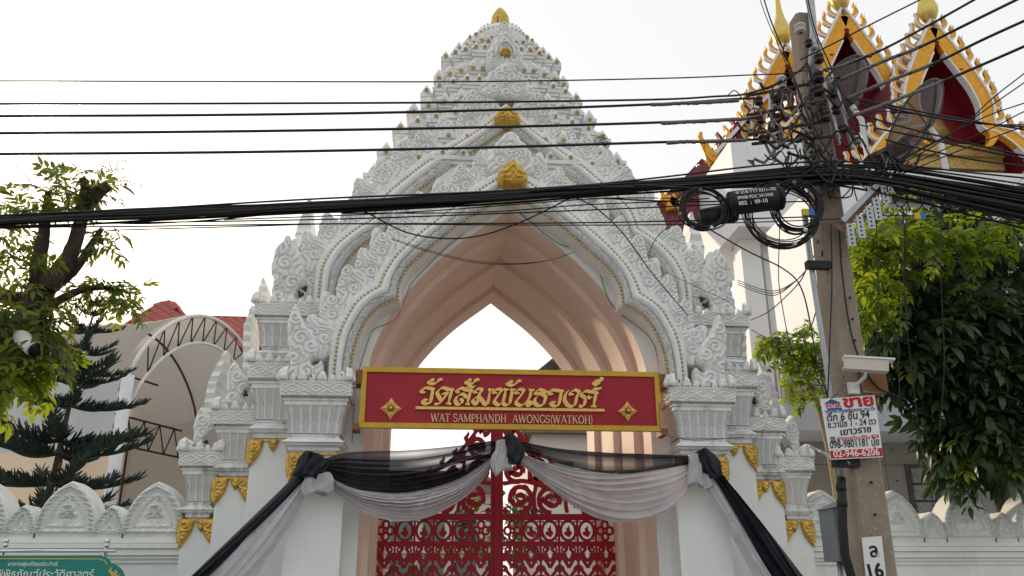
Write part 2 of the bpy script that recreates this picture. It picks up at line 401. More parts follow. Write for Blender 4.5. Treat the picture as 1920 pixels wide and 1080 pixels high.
# crowning leaf above the front arch and lotus buds
crown = relief(flame_outline(.82,.86,5,0,.04), swirl([(-.17,.24,1),(.17,.24,-1),(0,.50,1),(0,.08,1)],.075,.05,.07,.05), .0135, .08, 'crown_leaf')
inst(crown, 'crown_leaf', (0.0,-.02,8.28), gate)
def lotus_mesh(w, h, name):
    ol = [(0,h),(.16*w,h*.86),(.36*w,h*.66),(.47*w,h*.45),(.5*w,h*.26),(.42*w,h*.1),(.25*w,0),(-.25*w,0),(-.42*w,h*.1),(-.5*w,h*.26),(-.47*w,h*.45),(-.36*w,h*.66),(-.16*w,h*.86)]
    ol = [(p.x,p.y) for p in catmull([Vector(p) for p in ol]+[Vector(ol[0])], 60)[:-1]]
    def hf(x,z,d):
        r = np.hypot(x/w, (z-h*.05)/h); th = np.arctan2(x/w, (z-h*.02)/h)
        e = np.clip(d/(.3*w),0,1); return .05+.20*w*np.sqrt(e*(2-e))*1.5 + .045*np.abs(np.cos(9*r*1.6+np.abs(np.sin(th*3.2))*2.4))**.6*np.clip(d/.04,0,1)
    return relief(ol, hf, .014, .05, name, 'gold')
LOT = lotus_mesh(.53,.52,'lotus_bud'); inst(LOT, 'lotus_bud', (0.01,-.20,7.93), gate)
inst(lotus_mesh(.50,.42,'lotus_bud'), 'lotus_bud', (0,.66,9.62), gate)

# ---------------------------------------------------------- capitals
PROF = [(0,-.06),(.05,-.06),(.05,-.02),(.10,-.02),(.115,.03),(.14,.045),(.155,.075),(.22,-.02),(.235,-.035),(.25,-.02),(.27,-.02),(.28,-.035)]
def ring4(x0,x1,y0,y1,z,o): return [(x0-o,y0-o,z),(x1+o,y0-o,z),(x1+o,y1+o,z),(x0-o,y1+o,z)]
def quad_relief(mb, a, b, c, d, nu, nv, hf):       # bilinear patch a(bottom left) b(bottom right) c(top right) d(top left); hf(u,v) pushes along the normal
    a,b,c,d = map(Vector,(a,b,c,d)); nrm = (b-a).cross(d-a).normalized(); V = []; 
    for j in range(nv+1):
        for i in range(nu+1):
            u,v = i/nu, j/nv; p = a.lerp(b,u).lerp(d.lerp(c,u), v); V.append(p+nrm*hf(u,v))
    mb.add(V, [(j*(nu+1)+i, j*(nu+1)+i+1, (j+1)*(nu+1)+i+1, (j+1)*(nu+1)+i) for j in range(nv) for i in range(nu)], True)
def diamond(n):
    def h(u,v):
        if u < .02 or u > .98 or v < .04 or v > .96: return 0
        s = (u*n) % 1; d = abs(s-.5)*2 + abs(v-.5)*2           # nested diamonds
        k = .5+.5*math.cos(d*math.pi*3); return -.012+.036*k
    return h
def chevron(n):
    def h(u,v):
        s = abs(((u*n) % 1)-.5)*2; w = math.cos((v*7+s*1.0)*2*math.pi); r = math.exp(-((s-.02)/.2)**2)
        return .016*w*(1-r) + .030*r*(.6+.4*math.cos(v*36))-.008
    return h
PETAL = relief(flame_outline(.13,.17,2,0,.08), swirl([(0,.06,1)],.05,.010,.045,.03), .016, .03, 'petal')
PETALS = relief(flame_outline(.09,.12,2,0,.05), lambda x,z,d: .035*np.sqrt(np.clip(d/.03,0,1)), .018, .03, 'petal')
def capital(x0, x1, y0, y1, zt, h, name='capital', petals=True, fl=None, dn=3):
    """rectangular carved capital: x0..x1, y0..y1 is the frieze block"""
    w = thing_part = None
    mb = MB(); e = .04
    rings = [ring4(x0,x1,y0,y1,zt-h+t*h,o-.13+.0) for t,o in PROF]
    mb.rings(rings); cap = mb.build(name, 'stucco_mould', gate)
    # body, flaring towards the top
    zb0, zb1 = zt-h*.72, zt-h*.335; bo, to = -.135, -.075
    body = MB(); B0 = ring4(x0,x1,y0,y1,zb0,bo); B1 = ring4(x0,x1,y0,y1,zb1,to); Bm = ring4(x0,x1,y0,y1,(zb0+zb1)/2,(bo+to)/2-.02)
    nf = max(3, int((x1-x0)/.15)); ns = max(2, int((y1-y0)/.15))
    for i,nn in ((0,nf),(1,ns),(3,ns)):
        j = (i+1)%4
        quad_relief(body, B0[i],B0[j],Bm[j],Bm[i], nn*9, 16, chevron(nn)); quad_relief(body, Bm[i],Bm[j],B1[j],B1[i], nn*9, 16, chevron(nn))
    body.build('capital_body', 'stucco_carved', cap)
    MB().rings([ring4(x0,x1,y0,y1,z,o) for z,o in [(zb1-.004,-.085),(zb1,-.06),(zb1+.06*h,-.06),(zb1+.06*h,-.04),(zb1+.085*h,-.035),(zb1+.085*h,-.05),(zt-h*.215,-.04),(zt-h*.215,0),(zt-h*.20,.006),(zt-h*.19,0)]]).build('capital_moulding', 'stucco_mould', cap)
    fr = MB(); z0,z1 = zt-h*.19, zt-h*.035
    A = ring4(x0,x1,y0,y1,z0,0); Bq = ring4(x0,x1,y0,y1,z1,0)
    for i,L in ((0,x1-x0),(1,y1-y0),(3,y1-y0)):
        nn = max(1, round(L/.36)); quad_relief(fr, A[i],A[(i+1)%4],Bq[(i+1)%4],Bq[i], nn*24, 18, diamond(nn))
    fr.build('frieze', 'stucco_carved', cap)
    MB().rings([ring4(x0,x1,y0,y1,z,o) for z,o in [(z1-.002,-.02),(z1-.002,.012),(z1+.02,.015),(z1+.02,-.012),(zt,-.015)]]).build('capital_top', 'stucco_mould', cap)
    bd = MB()
    for zz,r,o in ((zt-h*.235,.018,-.028),(zt-.012,.014,.0)):
        for (ax,ay,bx,by) in ((x0-o,y0-o,x1+o,y0-o),(x0-o,y0-o,x0-o,y1+o),(x1+o,y0-o,x1+o,y1+o)):
            L = math.hypot(bx-ax,by-ay); n = max(2,int(L/.052))
            for k in range(n+1): bd.ball((ax+(bx-ax)*k/n, ay+(by-ay)*k/n, zz), r, 5, 3)
    bd.build('bead_row', 'bead_gold', cap, 'stuff')
    if petals:
        for (ax,ay,bx,by,rz) in ((x0,y0,x1,y0,0),(x0,y0,x0,y1,-math.pi/2),(x1,y0,x1,y1,math.pi/2)):
            L = math.hypot(bx-ax,by-ay); n = max(2, round(L/.145))
            for k in range(n+1):
                big = k % 2 == 0 or n < 3
                inst(PETAL if big else PETALS, 'petal', (ax+(bx-ax)*k/n+(.05 if rz<0 else -.05 if rz>0 else 0), ay+(by-ay)*k/n+(.05 if rz == 0 else 0), zt-.005), cap, (0,0,rz), (1,1,1) if k not in (0,n) else (1.15,1.2,1.25))
    return cap
CAPS = {'main':(2.47,3.52,-.35,.55,4.53,1.09), 'B':(3.1,4.16,.256,1.3,4.96,1.25), 'C':(3.9,4.69,.55,1.6,4.24,1.07), 'D':(4.5,5.165,.69,1.7,3.60,1.05), 'A':(3.05,4.22,.50,1.6,6.03,1.0)}
for k,(x0,x1,y0,y1,zt,h) in CAPS.items():
    for sg in (-1,1): capital(min(sg*x0,sg*x1), max(sg*x0,sg*x1), y0, y1, zt, h)
# shafts
SH = {'main':(2.503,3.298,-.2,.6,3.46), 'B':(3.2,4.02,.40,1.3,3.75), 'C':(3.9,4.55,.68,1.6,3.2), 'D':(4.4,5.03,.82,1.7,2.58)}
for k,(x0,x1,y0,y1,zt) in SH.items():
    for sg in (-1,1):
        a,b = min(sg*x0,sg*x1), max(sg*x0,sg*x1)
        MB().rings([[(a,y0,z),(b,y0,z),(b,y1,z),(a,y1,z)] for z in (0,zt)]).build('shaft', 'shaft_paint', gate)
for sg in (-1,1):   # blocks under the upper capital
    a,b = sorted((sg*3.2, sg*4.05)); MB().box(a,b,.66,1.6,4.9,5.2).build('pier_block', 'stucco', gate)

# gold leaf brackets at the shaft tops
def corb_outline(w,h): 
    P = [(-.5*w,0),(.5*w,0),(.52*w,-.25*h),(.42*w,-.55*h),(.2*w,-.8*h),(0,-h),(-.2*w,-.8*h),(-.42*w,-.55*h),(-.52*w,-.25*h)]
    return [(p.x,p.y) for p in resample([Vector(p) for p in P[::-1]]+[Vector(P[-1])],40)[:-1]]
BR = relief(corb_outline(.27,.36)[::1], swirl([(-.06,-.10,1),(.06,-.10,-1),(0,-.22,1)],.055,.022,.035,.04,.01), .014, .03, 'gold_leaf', 'gold')
BRS = relief(corb_outline(.12,.17), swirl([(0,-.05,1)],.05,.014,.03,.03,.01), .014, .03, 'gold_leaf', 'gold')
BH = relief([(0,0),(.16,0),(.155,-.10),(.12,-.22),(.03,-.36),(0,-.38)][::-1], swirl([(.06,-.10,1),(.05,-.22,-1)],.055,.022,.03,.04,.01), .014, .03, 'gold_leaf', 'gold')
for k in ('main','B','C','D'):
    x0,x1,y0,y1,zt = SH[k]
    for sg in (-1,1):
        br = MB().box(*sorted((sg*(x0-.005),sg*(x1+.03))), y0-.03, y0-.001, zt-.035, zt+.001).build('gold_bracket', 'gold_dull', gate)
        W = x1-x0; xm = x0+.55*W
        inst(BH, 'gold_leaf', (sg*(x1+.02), y0-.02, zt), br, (0,0,0), (-sg*1.25,1,1.15))
        inst(BR, 'gold_leaf', (sg*(x0+.17), y0-.02, zt), br, (0,0,0), (1.15,1,1.1)) if k in ('C','D') else None
        inst(BH, 'gold_leaf', (sg*(x0+.0), y0-.02, zt), br, (0,0,0), (sg,1,1)) if k == 'main' else None
        inst(BRS, 'gold_leaf', (sg*((x1-.29) if k in ('C','D') else (x0+x1)/2+.08), y0-.025, zt), br, (0,0,0), (1.2,1,1.2))
        # side face
        inst(BH, 'gold_leaf', (sg*(x1+.03), y0+.0, zt), br, (0,0,sg*math.pi/2), (1 if sg>0 else -1,1,1))
        if k == 'B': inst(BH, 'gold_leaf', (sg*(x0+.14), y0-.02, zt), br, (0,0,0), (sg,1,1))

# ---------------------------------------------------------- nagas and flame finials
def traced(pts, Y, rel): return [(p.x-rel[0], p.z-rel[1]) for p in (pix(a,b,Y) for a,b in pts)]
def crop4(pts): return [(320+a*.3519, 520+b*.3519) for a,b in pts]
base = pix(560,706,-.3)
NG = crop4([(605,548),(598,525),(612,508),(628,478),(630,430),(622,395),(628,360),(615,330),(620,300),(613,265),(617,235),(622,205),(636,175),(648,148),(658,128),(668,140),(680,168),(684,190),(702,215),(712,245),(735,268),(752,292),(770,325),(780,362),(777,395),(768,412),(748,422),(738,436),(745,458),(762,462),(782,448),(798,430),(806,450),(806,548)])
ol = traced(NG, -.3, (base.x,base.z))[::-1]
nag = relief(ol, swirl([(-.12,.95,1),(-.02,.62,-1),(-.1,.30,1),(.15,.5,1),(.1,.1,-1)],.08,.05,.08,.05), .0135, .16, 'naga')
for sg in (-1,1): inst(nag, 'naga', (sg*-base.x, -.16, base.z), gate, (0,0,0), (-sg,1,1))
def crop7(pts): return [(440+a*.2037, 400+b*.2037) for a,b in pts]
NU = crop7([(215,830),(212,800),(300,800),(330,770),(318,690),(330,640),(340,560),(318,520),(315,460),(335,390),(355,300),(385,255),(430,225),(450,180),(480,160),(500,180),(500,240),(525,200),(545,190),(560,260),(590,330),(610,400),(630,500),(635,580),(610,650),(570,690),(560,740),(590,790),(600,830)])
b2 = pix(520,569,.5); ol = traced(NU, .5, (b2.x,b2.z))[::-1]
nu = relief(ol, swirl([(-.2,.95,1),(.05,.75,-1),(-.1,.45,1),(.2,.4,-1),(0,.15,1)],.085,.055,.10,.06), .0145, .2, 'naga')
for sg in (-1,1): inst(nu, 'naga', (sg*-b2.x, .70, b2.z), gate, (0,0,0), (-sg,1,1))
# small flame on the C and D capitals, traced on the left side
NC = [(320+a*.1979,660+b*.1979) for a,b in [(440,500),(450,460),(500,440),(530,400),(522,330),(528,200),(560,130),(590,80),(625,110),(660,180),(690,200),(730,250),(735,330),(700,370),(690,420),(720,470),(780,500)]]
b3 = pix(442,762,.8); ol = traced(NC,.8,(b3.x,b3.z))[::-1]
nc = relief(ol, swirl([(-.02,.5,1),(.1,.28,-1),(-.05,.15,1)],.075,.045,.07,.045), .0135, .12, 'naga')
for sg in (-1,1): inst(nc, 'naga', (sg*-b3.x, .88, b3.z), gate, (0,0,0), (-sg,1,1))
ND = [(320+a*.1979,660+b*.1979) for a,b in [(110,885),(105,830),(125,800),(180,830),(205,850),(215,780),(210,700),(235,600),(290,512),(330,570),(370,620),(400,680),(405,740),(350,790),(320,840),(330,885)]]
b4 = pix(375,836,.95); ol = traced(ND,.95,(b4.x,b4.z))[::-1]
nd = relief(ol, swirl([(0,.42,1),(.02,.2,-1),(-.12,.1,1)],.072,.045,.07,.045), .0135, .12, 'naga')
for sg in (-1,1): inst(nd, 'naga', (sg*-b4.x, 1.0, b4.z), gate, (0,0,0), (-sg,1,1))
# side gable boards, seen edge-on: thin serrated fins standing across the gate
def fin(pts, Y, thick, depth):
    P = [pix(a,b,Y) for a,b in pts]; n = len(P); zs = [p.z for p in P]
    for sg in (-1,1):
        mb = MB(); X = [sg*-p.x for p in P]
        # serrated board: outline in y,z, set at the traced x
        R = []
        for i,p in enumerate(P):
            s = .05*(i%2); q = min(1,.22+2.6*(n-1-i)/n); t2 = thick/2*q*(1-.12*(i%2)); R.append([(X[i]-t2,Y-s,zs[i]),(X[i]+t2,Y-s,zs[i]),(X[i]+t2,Y+depth*q,zs[i]),(X[i]-t2,Y+depth*q,zs[i])])
        mb.rings(R).build('gable_fin', 'stucco_carved', gate)
def zig(a, b, n): return [(a[0]+(b[0]-a[0])*i/n, a[1]+(b[1]-a[1])*i/n) for i in range(n+1)]
fin(zig((574,520),(566,440),8)+zig((568,438),(581,374),6), 1.3, .26, .9)
fin(zig((462,700),(464,610),9)+zig((466,606),(473,572),4), 1.9, .14, .8)
fin(zig((492,580),(494,523),7), 1.7, .18, .5)
fin(zig((388,782),(398,720),7)+zig((400,716),(424,657),6), 2.0, .16, .9)

# ---------------------------------------------------------- stepped spire roof
SPY = 2.24; DEP = .60
ANT = relief([(-.1,0),(.1,0),(.1,.05),(.06,.12),(0,.215),(-.06,.12),(-.1,.05)], lambda x,z,d: .03*np.clip(d/.04,0,1)+.01*np.cos(z*60)*np.clip(d/.04,0,1), .03, .03, 'antefix', 'stucco')
fl = MB()
for k in range(6):
    a = k*math.pi/3; fl.ball((.032*math.cos(a),-.02,.032*math.sin(a)), .022, 5, 3)
fl.ball((0,-.03,0), .022, 5, 3); FLW = fl.mesh('gold_flower'); FLW.materials.append(MATS['gold_dull'])
PLAN = [(.52,1.0),(.52,.86),(.69,.86),(.69,.70),(.85,.70),(.85,.50),(1.0,.50)]
def plan(hx, hy, o=0):
    q = [(a*hx+(o if a>0 else 0), b*hy+o) for a,b in PLAN]
    pts = [(-x,-y) for x,y in q][::-1] + [(x,-y) for x,y in q] + [(x,y) for x,y in q][::-1] + [(-x,y) for x,y in q]
    return [(x,y+SPY) for x,y in pts]
TIERS = [(12.50,.72),(12.27,.96),(11.90,1.26),(11.42,1.40),(10.98,1.66),(10.52,1.92),(10.02,2.18),(9.50,2.45),(8.98,2.68)]
zprev = None
for i,(zt,hx) in enumerate(TIERS):
    hy = hx*DEP if hx > 1 else hx*(.60+.25*(1-hx)); zb = TIERS[i+1][0]-.05 if i+1 < len(TIERS) else 8.3
    t = MB(); t.hprism(plan(hx*.93,hy*.93), zb, zt-.14); t.hprism(plan(hx*.97,hy*.97), zb+.001, zb+.09)
    tier = t.build('roof_tier', 'stucco', gate)
    MB().hprism(plan(hx*.97,hy*.97), zt-.139, zt-.075).build('cornice', 'stucco', tier)
    MB().hprism(plan(hx,hy), zt-.0745, zt).build('cornice', 'stucco_mould', tier)
    s = .72 if hx < 1 else 1.0
    for sg in (-1,1):
        for (a,b) in ((.12,1),(.30,1),(.44,1),(.605,.86),(.77,.70),(.925,.50)):
            if a < .2 and hx < 1.5: continue
            inst(ANT, 'antefix', (sg*a*hx, SPY-b*hy+.03, zt-.001), tier, (0,0,0), (s,1,s))
            if not (a < .2) : inst(FLW, 'gold_flower', (sg*(a*hx+.0), SPY-b*hy-.005, zt-.035 if i%2 else zt+.06), tier, (0,0,0), (s*.9,1,s*.9))
        for (a,b) in ((1.0,.30),(1.0,.05),(.85,.6),(.69,.78),(.52,.93)):
            inst(ANT, 'antefix', (sg*(a*hx-.03), SPY-b*hy, zt-.001), tier, (0,0,sg*math.pi/2), (s,1,s*.55))
# lotus dome and gold bud finial
MB().lathe([(.60,12.38),(.64,12.50),(.62,12.62),(.52,12.76),(.36,12.86),(.34,12.90),(.2,12.96),(.14,13.0),(.001,13.01)], (0,SPY,0), 28).build('dome', 'stucco', gate)
bd = MB()
for r,z,n in ((.64,12.58,40),(.50,12.79,34),(.35,12.90,26)):
    for k in range(n): bd.ball((r*math.cos(2*math.pi*k/n), SPY+r*math.sin(2*math.pi*k/n), z), .03, 5, 3)
bd.build('bead_row', 'rim_cream', gate, 'stuff')
fb = MB(); fb.lathe([(.05,12.98),(.10,13.01),(.16,13.08),(.195,13.17),(.19,13.26),(.15,13.36),(.09,13.46),(.03,13.53),(.001,13.55)], (0,SPY,0), 20)
fin_o = fb.build('finial', 'gold', gate)
pt = relief(flame_outline(.11,.17,1,0,0), lambda x,z,d: .012+.02*np.clip(d/.03,0,1), .02, .02, 'petal', 'gold')
for k in range(9):
    a = 2*math.pi*k/9; inst(pt, 'petal', (.185*math.sin(a), SPY-.185*math.cos(a), 13.03), fin_o, (-.12,0,a))
# stacked niches up the middle of the spire
N1 = relief(flame_outline(1.0,.80,5,0,.05), swirl([(-.22,.2,1),(.22,.2,-1),(-.12,.45,-1),(.12,.45,1),(0,.1,1),(0,.62,1)],.085,.055,.06,.05), .015, .3, 'niche_leaf')
inst(N1, 'niche_leaf', (0,.86,10.35), gate)
inst(N1, 'niche_leaf', (-.52,.92,9.95), gate, (0,-.2,0), (.75,1,.8)); inst(N1, 'niche_leaf', (.52,.92,9.95), gate, (0,.2,0), (.75,1,.8))
N2 = relief(flame_outline(.72,.85,4,0,.05), swirl([(-.2,.2,1),(.2,.2,-1),(0,.6,1)],.08,.045,.06,.05), .015, .3, 'niche')
inst(N2, 'niche', (0,1.10,11.20), gate); inst(N2, 'niche', (0,1.36,11.85), gate, (0,0,0), (.62,1,.78))
def ring_niche(cx,y,z,r,h):
    mb = MB(); P = [(cx-r*math.cos(a), y, z+h*max(0,math.sin(a))) for a in [math.pi*k/14 for k in range(15)]]
    mb.tube(P, .02, 5); return mb.build('niche_frame', 'stucco', gate)
ring_niche(0,.97,11.42,.19,.34); ring_niche(0,1.27,11.98,.10,.22)
inst(lotus_mesh(.22,.16,'lotus_bud'), 'lotus_bud', (0,1.0,11.43), gate)

def crust(px, py, Y, w, h, seed):
    rng = random.Random(seed); n = 30; P = []
    for k in range(n):
        a = 2*math.pi*k/n; r = .55+.25*math.sin(3*a+seed)+.2*rng.random(); P.append((.5*w*r*math.cos(a), .5*h*r*math.sin(a)))
    me = relief(P, lambda x,z,d: .02+.02*np.sin(x*90+z*70), .03, .05, 'lichen_crust', 'dark_crust')
    for sg in (-1,1): p = pix(px,py,Y); inst(me, 'lichen_crust', (sg*-p.x, Y, p.z), gate, (0,0,0), (-sg,1,1))
crust(563,552,.60,.13,.16,1); crust(571,541,.62,.12,.12,5); crust(604,558,.62,.07,.12,2); crust(461,738,.80,.07,.13,3); crust(386,829,.95,.12,.06,4); crust(478,757,.55,.06,.10,6); crust(640,704,-.33,.03,.07,7); crust(583,705,-.33,.03,.06,8)
# ================================================================== SIGNBOARD
mk('sign_red', (.34,.016,.028), .45, var=.12, vs_=1.2, bump=.05, bs=6)
mk('sign_yellow', (.58,.36,.035), .45, var=.1, vs_=6)
mk('sign_gold', (.78,.52,.16), .4, metal=.25, var=.12, vs_=14)
mk('sign_letter', (.72,.48,.28), .5, metal=.1, var=.12, vs_=14)
mk('rust_brown', (.22,.10,.04), .7, var=.3, vs_=15, bump=.3)
SY = -.24
sign = thing('signboard', (0,SY,3.84), 'long red signboard with gold Thai lettering and yellow frame under the arch', 'sign')
TL, TR, BR_, BL = pix(679,689,SY), pix(1233,700,SY), pix(1238,809,SY), pix(673,803,SY)
x0,x1,z0,z1 = -2.335, 2.335, 3.835, 4.775
MB().box(x0+.02,x1-.02,SY,SY+.06,z0+.02,z1-.02).build('panel', 'sign_red', sign)
fw = .078
for a in ((x0,x1,z1-fw,z1),(x0,x1,z0,z0+fw)): MB().box(a[0],a[1],SY-.03,SY+.07,a[2],a[3]).build('frame_rail', 'sign_yellow', sign)
for a in ((x0,x0+fw),(x1-fw,x1)): MB().box(a[0],a[1],SY-.031,SY+.069,z0+fw,z1-fw).build('frame_rail', 'sign_yellow', sign)
for a in ((x0-.09,4.50),(x0-.10,z0-.04),(x1-.0,4.52),(x1-.02,z0-.06)):
    MB().box(a[0],a[0]+.10,SY-.05,SY+.3,a[1],a[1]+(.22 if a[1]>4.2 else .10)).build('bracket', 'rust_brown', sign)
def nib(pts, W, wm, ang, y0, y1, mb, to):          # broad-pen stroke; to() maps drawing units to x,z
    Q = [Vector(to(*p)) for p in pts]; Q = catmull(Q, len(Q)*6); n = len(Q); nb = Vector((math.cos(ang), math.sin(ang))); ws = []
    for i in range(n):
        t = Q[min(i+1,n-1)]-Q[max(i-1,0)]; t = t.normalized() if t.length > 1e-9 else Vector((1,0)); m = Vector((-t.y,t.x))
        e = min(1, .35+min(i, n-1-i)/(n*.10)); ws.append((abs(m.dot(nb))*W + wm)*e)
    mb.ribbon(Q, ws, y0, y1, .012)
SA = 190/1920
def toA(x,y): p = pix(770+x*SA, 700+y*SA, SY-.03); return (p.x, p.z)
def toB(x,y): return toA(x+1819, y)
GL = [
 (toA,[[(285,362),(222,352),(208,328),(250,290),(330,280),(435,312),(418,345),(375,540),(330,572),(285,580),(235,550),(247,512),(290,508),(330,502)]]),
 (toA,[[(450,128),(400,125),(345,165),(400,197),(455,195),(512,165),(540,125),(610,122)]]),
 (toA,[[(590,405),(640,385),(690,388),(570,545),(520,582),(445,592)],[(575,535),(548,468),(508,392),(522,338),(580,290),(640,285),(720,310),(790,322),(768,370),(712,575)],[(668,582),(712,572),(765,587)]]),
 (toA,[[(932,352),(880,345),(895,312),(970,288),(1060,320),(1145,332),(1120,390),(1070,585)],[(1030,592),(1072,582),(1118,595)],[(1066,480),(1010,412),(950,405),(880,450),(848,520),(878,580),(922,592),(966,560),(972,522),(940,505),(908,525)],[(1050,295),(1080,262),(1130,255),(1180,265),(1228,238)]]),
 (toA,[[(1155,135),(1105,130),(1050,170),(1105,198),(1158,197),(1215,165),(1232,125),(1305,128)]]),
 (toA,[[(1275,365),(1200,350),(1270,300),(1348,320),(1302,400),(1268,540),(1235,588),(1178,525),(1240,465),(1300,465),(1360,530),(1410,592),(1460,560),(1505,315)],[(1468,306),(1510,318),(1578,310)]]),
 (toA,[[(1640,370),(1558,355),(1640,305),(1718,325),(1655,420),(1588,540),(1660,598),(1732,560),(1765,480),(1800,315)],[(1762,300),(1802,315),(1865,308)],[(1735,555),(1800,605),(1868,575),(1895,480),(1925,320)],[(1885,306),(1925,318),(1985,310)]]),
 (toB,[[(120,165),(75,158),(12,195),(75,226),(122,225),(182,195),(210,150),(278,148)]]),
 (toB,[[(245,380),(162,362),(240,308),(318,330),(262,430),(178,552),(250,612),(320,590),(400,510),(442,430),(468,320)],[(418,312),(466,322),(522,322)],[(368,530),(440,555),(484,575),(425,612),(350,595)]]),
 (toB,[[(805,330),(740,355),(660,320),(600,320),(542,382),(640,390),(718,430),(732,480),(690,590),(620,618),(560,600),(528,550),(545,480),(605,422)]]),
 (toB,[[(885,390),(818,390),(805,365),(850,325),(930,325),(1052,350),(1030,385),(985,580),(930,622),(870,610),(838,570),(860,555),(930,548)]]),
 (toB,[[(1272,402),(1198,385),(1285,322),(1368,360),(1330,440),(1290,590),(1225,628),(1150,605),(1098,520),(1105,430),(1140,360),(1188,322)]]),
 (toB,[[(1490,492),(1460,450),(1418,420),(1430,380),(1500,342),(1590,355),(1702,380),(1680,430),(1640,625)],[(1592,632),(1640,624),(1695,637)],[(1505,475),(1540,455),(1570,470),(1618,448)],[(1495,485),(1470,580),(1430,628),(1360,625)],[(1610,345),(1650,302),(1720,300),(1795,280)]]),
 (toB,[[(1690,180),(1722,172),(1738,198),(1692,216),(1648,186),(1680,150),(1720,150),(1772,152),(1802,125),(1770,100),(1838,98)]]),
]
for to, strokes in GL:
    mb = MB()
    for i,st in enumerate(strokes): nib(st, .054 if len(st) > 3 else .034, .014, math.radians(38), SY-.045-.002*i, SY+.002, mb, to)
    mb.build('letter', 'sign_gold', sign)
P0, P1 = toA(92,652), toB(1855,700)
MB().ribbon([P0,P1], .042, SY-.04, SY+.002).build('underline', 'sign_gold', sign)
# serif capitals drawn with strokes on a unit square: (points, width)
def arcp(cx,cy,rx,ry,a0,a1,n=14): return [(cx+rx*math.cos(math.radians(a0+(a1-a0)*i/n)), cy+ry*math.sin(math.radians(a0+(a1-a0)*i/n))) for i in range(n+1)]
TH, TN, SF = .13, .06, .05
def sf(x,y,w=.26): return ([(x-w/2,y),(x+w/2,y)], SF)
SER = {
 'W':(1.15,[([(.08,1),(.33,0)],TH),([(.33,0),(.58,1)],TN),([(.55,1),(.80,0)],TH),([(.80,0),(1.07,1)],TN),sf(.08,.98),sf(.58,.98,.2),sf(1.07,.98)]),
 'A':(.86,[([(.10,0),(.43,1)],TN),([(.43,1),(.76,0)],TH),([(.22,.34),(.64,.34)],TN),sf(.10,.02),sf(.76,.02)]),
 'T':(.74,[([(.37,0),(.37,1)],TH),([(.04,.97),(.70,.97)],TN),([(.05,1),(.05,.80)],SF),([(.69,1),(.69,.80)],SF),sf(.37,.02)]),
 'S':(.62,[(arcp(.31,.74,.22,.23,30,270)+arcp(.31,.27,.24,.25,90,-150),.10),([(.51,.98),(.51,.74)],SF),([(.08,.02),(.08,.28)],SF)]),
 'M':(1.05,[([(.14,0),(.14,1)],TN),([(.14,1),(.52,.04)],TH),([(.52,.04),(.90,1)],TN),([(.90,0),(.90,1)],TH),sf(.14,.02,.22),sf(.90,.02,.22),sf(.10,.98,.2),sf(.94,.98,.2)]),
 'P':(.68,[([(.18,0),(.18,1)],TH),([(.18,.97),(.36,.97)]+arcp(.36,.72,.25,.25,90,-90)+[(.36,.47),(.18,.47)],.09),sf(.18,.02),sf(.12,.98,.16)]),
 'H':(.90,[([(.18,0),(.18,1)],TH),([(.72,0),(.72,1)],TH),([(.18,.5),(.72,.5)],TN),sf(.18,.02),sf(.72,.02),sf(.18,.98),sf(.72,.98)]),
 'N':(.92,[([(.16,0),(.16,1)],TN),([(.14,1),(.76,0)],TH),([(.76,0),(.76,1)],TN),sf(.16,.02,.22),sf(.12,.98,.2),sf(.76,.98,.22)]),
 'D':(.82,[([(.18,0),(.18,1)],TH),([(.18,.97),(.34,.97)]+arcp(.34,.5,.38,.47,90,-90)+[(.34,.03),(.18,.03)],.10),sf(.12,.98,.14),sf(.12,.02,.14)]),
 'O':(.86,[(arcp(.43,.5,.35,.48,0,360,26),.11)]),
 'G':(.86,[(arcp(.44,.5,.35,.48,40,330,22),.11),([(.76,.04),(.76,.42)],TH),sf(.72,.42,.24),([(.73,.98),(.73,.72)],SF)]),
 'K':(.86,[([(.18,0),(.18,1)],TH),([(.22,.46),(.68,1)],TN),([(.34,.56),(.76,0)],TH),sf(.18,.02),sf(.18,.98),sf(.70,.98,.2),sf(.76,.02,.2)]),
 '(':(.36,[(arcp(.52,.42,.36,.70,115,245),.07)]), ')':(.36,[(arcp(-.16,.42,.36,.70,65,-65),.07)]), ' ':(.42,[])}
def serif_line(txt, pa, pb, hgt):
    tot = sum(SER[c][0] for c in txt); A = Vector(pa); B = Vector(pb); d = (B-A)/tot; u = d.normalized(); v = Vector((-u.y,u.x)); x = 0
    for c in txt:
        w,st = SER[c]
        if st:
            mb = MB()
            for i,(pts,sw) in enumerate(st):
                Q = [A+d*(x+p[0])+v*hgt*p[1] for p in pts]; mb.ribbon(Q, sw*hgt*1.05, SY-.022-.0015*i, SY+.002)
            mb.build('letter', 'sign_letter', sign)
        x += w
serif_line('WAT SAMPHANDH', toA(378,912), toA(1818,928), .122)
serif_line('AWONGS(WATKOH)', toB(105,932), toB(1645,952), .122)
mk('gilt_dark', (.20,.10,.02), .5, metal=.3)
